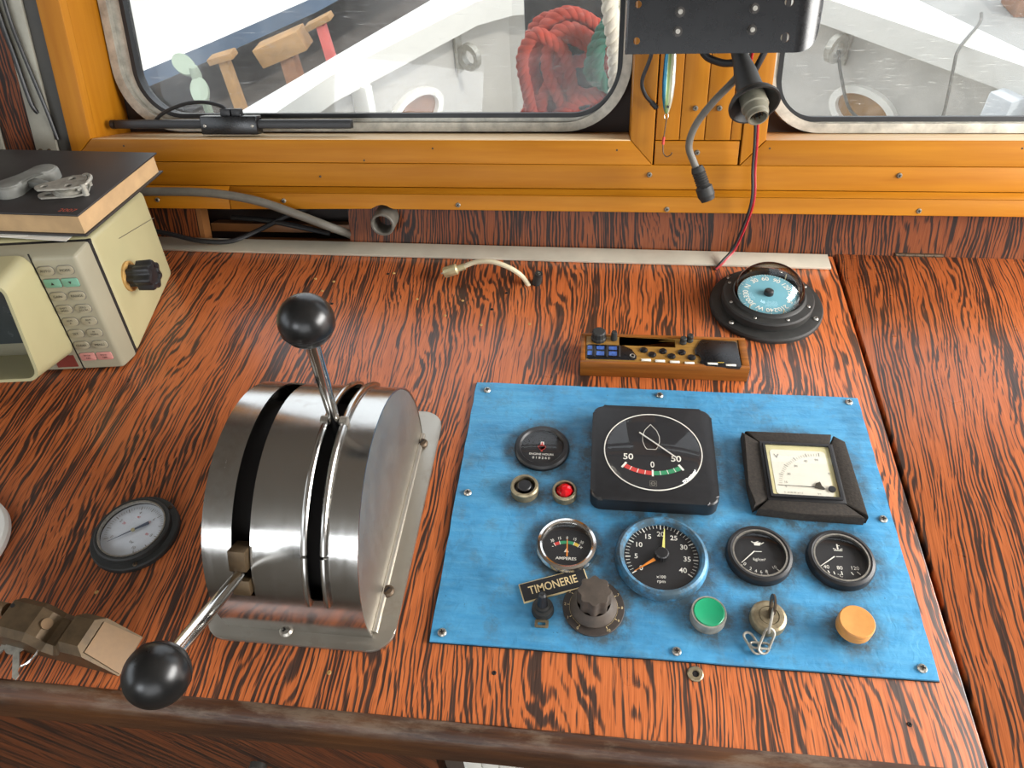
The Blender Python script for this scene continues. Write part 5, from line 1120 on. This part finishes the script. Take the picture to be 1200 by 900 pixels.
# cables at the back-left
b = B(); b.tube([wp(*p) for p in ((-.80, .081, -.022), (-.7012, .0840, -.022), (-.6292, .0840, -.022), (-.5808, .0800, -.022), (-.5336, .0705, -.022), (-.4876, .0535, -.018), (-.4474, .0352, -.008), (-.4330, .020, .02), (-.430, .0, .06))], .0058, 14); tag(b.build('grey_conduit', 'cable_grey', origin=wp(-.6, .06, -.02)), 'thick grey cable curving along the amber trim into the gap', 'cable')
b = B(); b.tube([wp(*p) for p in ((-.72, .03, -.012), (-.68, .022, -.012), (-.64, .014, -.012), (-.60, .012, .0), (-.57, .022, .03), (-.53, .040, .05), (-.48, .055, .06))], .0035, 10); tag(b.build('black_floor_cable', 'cable_black', origin=wp(-.68, .02, -.012)), 'thin black cable running from the radar into the gap in the back board', 'cable')
b = B(); b.tube([wp(*p) for p in ((-.62, .035, .05), (-.57, .033, .045), (-.52, .026, .04), (-.47, .014, .045))], .004, 10); tag(b.build('recess_cable', 'cable_black', origin=wp(-.55, .03, .045)), 'dark cable lying deep inside the gap in the back board', 'cable')
b = B(); b.tube([wp(*p) for p in ((-.872, .40, -.003), (-.868, .31, -.003), (-.862, .26, -.003), (-.855, .20, -.003), (-.852, .185, .002))], .0030, 10); tag(b.build('wall_cable', 'cable_black', origin=wp(-.86, .20, 0)), 'black cable ending on the grey strip left of the window', 'cable')
b = B(); b.tube([wp(*p) for p in ((-.856, .40, -.003), (-.855, .31, -.003), (-.848, .26, -.003), (-.836, .19, -.001), (-.832, .15, .002))], .0026, 10); tag(b.build('wall_cable', 'cable_black', origin=wp(-.84, .17, 0)), 'black cable crossing from the grey strip onto the dark strip', 'cable')

# ================================================================== PADLOCK, KEYS, LID, GRILLE
pl = thing('brass_padlock', 'tarnished brass shutter padlock lying on the desk near the lowered lever', 'padlock', (-.5880, -.1735, 0), math.radians(-8))
T = frame((0, .017, 0), (1, 0, 0), (0, 0, 1), (0, -1, 0))
b = B(); b.prism([(.0, 0), (.0, .022), (.007, .030), (.010, .033), (.040, .033), (.047, .027), (.053, .0185), (.059, .0165), (.064, .0195), (.068, .025), (.073, .032), (.092, .032), (.121, .0)], 0, .036, T)
bmesh.ops.remove_doubles(b.b, verts=b.b.verts, dist=1e-6)
bmesh.ops.bevel(b.b, geom=[e for e in b.b.edges if e.verts[0].co.z > .012 and e.verts[1].co.z > .012 and abs(e.verts[0].co.y - e.verts[1].co.y) < 1e-6], offset=.006, segments=1, affect='EDGES')
b.build('lock_body', 'brass_old', pl, sharp=12)
b = B(); b.hexa([(.0975, -.0150, .0270), (.1205, -.0175, .0012), (.1205, .0155, .0012), (.0975, .0130, .0270), (.0980, -.0150, .0276), (.1212, -.0175, .0018), (.1212, .0155, .0018), (.0980, .0130, .0276)]); o = b.build('cut_face', 'brass_cut', pl)
b = B(); b.tube([(-.07, .004, .0240), (.002, .004, .0240)], .0062, 18, 0); b.build('shackle_rod', 'brass_cut', pl)
b = B(); b.cyl(.0048, 0, .0022, 20, aim((.0478, .0, .0262), (.72, 0, .70))); b.build('pin', 'brass_cut', pl)
b = B(); b.cyl(.0019, 0, .0006, 14, Tr(.012, .006, .0328)); b.build('drain_hole', 'dark', pl)
ks = thing('key_bunch', 'two small steel keys on a split ring in front of the brass padlock', 'keys', (-.566, -.201, 0))
b = B(); b.tube([(.011 * math.cos(2 * PI * k / 24) + .008, .0135 * math.sin(2 * PI * k / 24) + .004, .006 + .004 * math.cos(2 * PI * k / 24)) for k in range(24)], .0011, 8, 0, True); b.build('split_ring', 'chrome', ks)
for ang, dx, dy, z in ((-1.05, -.006, .008, .0062), (-2.0, -.016, .014, .0030)):
    b = B(); T = Tr(dx, dy, z) @ Rz(ang); b.holed(circle(0, 0, .0085, 24, .0095), [circle(-.0045, 0, .0022, 12)], 0, .0016, T); b.prism([(.0075, -.0026), (.031, -.0026), (.034, 0), (.031, .0026), (.026, .0015), (.022, .0028), (.0075, .0028)], 0, .0015, T); b.build('key', 'galv', ks)
b = B(); b.lathe([(0, 0), (.060, 0), (.062, .002), (.062, .007), (.059, .009), (0, .009)], 48); tag(b.build('round_lid', 'paper', loc=(-.7055, -.1050, 0)), 'white round plastic lid at the left edge of the desk', 'lid')
b = B(); gr_ = thing('vent_grille', 'white slotted grille below the worn desk edge', 'grille', (-.125, -.219, -.30))
b.box(-.050, .060, -.012, .0, .02, .2545, .002); b.build('frame', 'paper', gr_)
for k in range(7):
    b = B(); b.box(-.046 + k * .0148, -.033 + k * .0148, -.0145, -.0118, .03, .2525, .0008); b.build('slat', 'white_print', gr_)
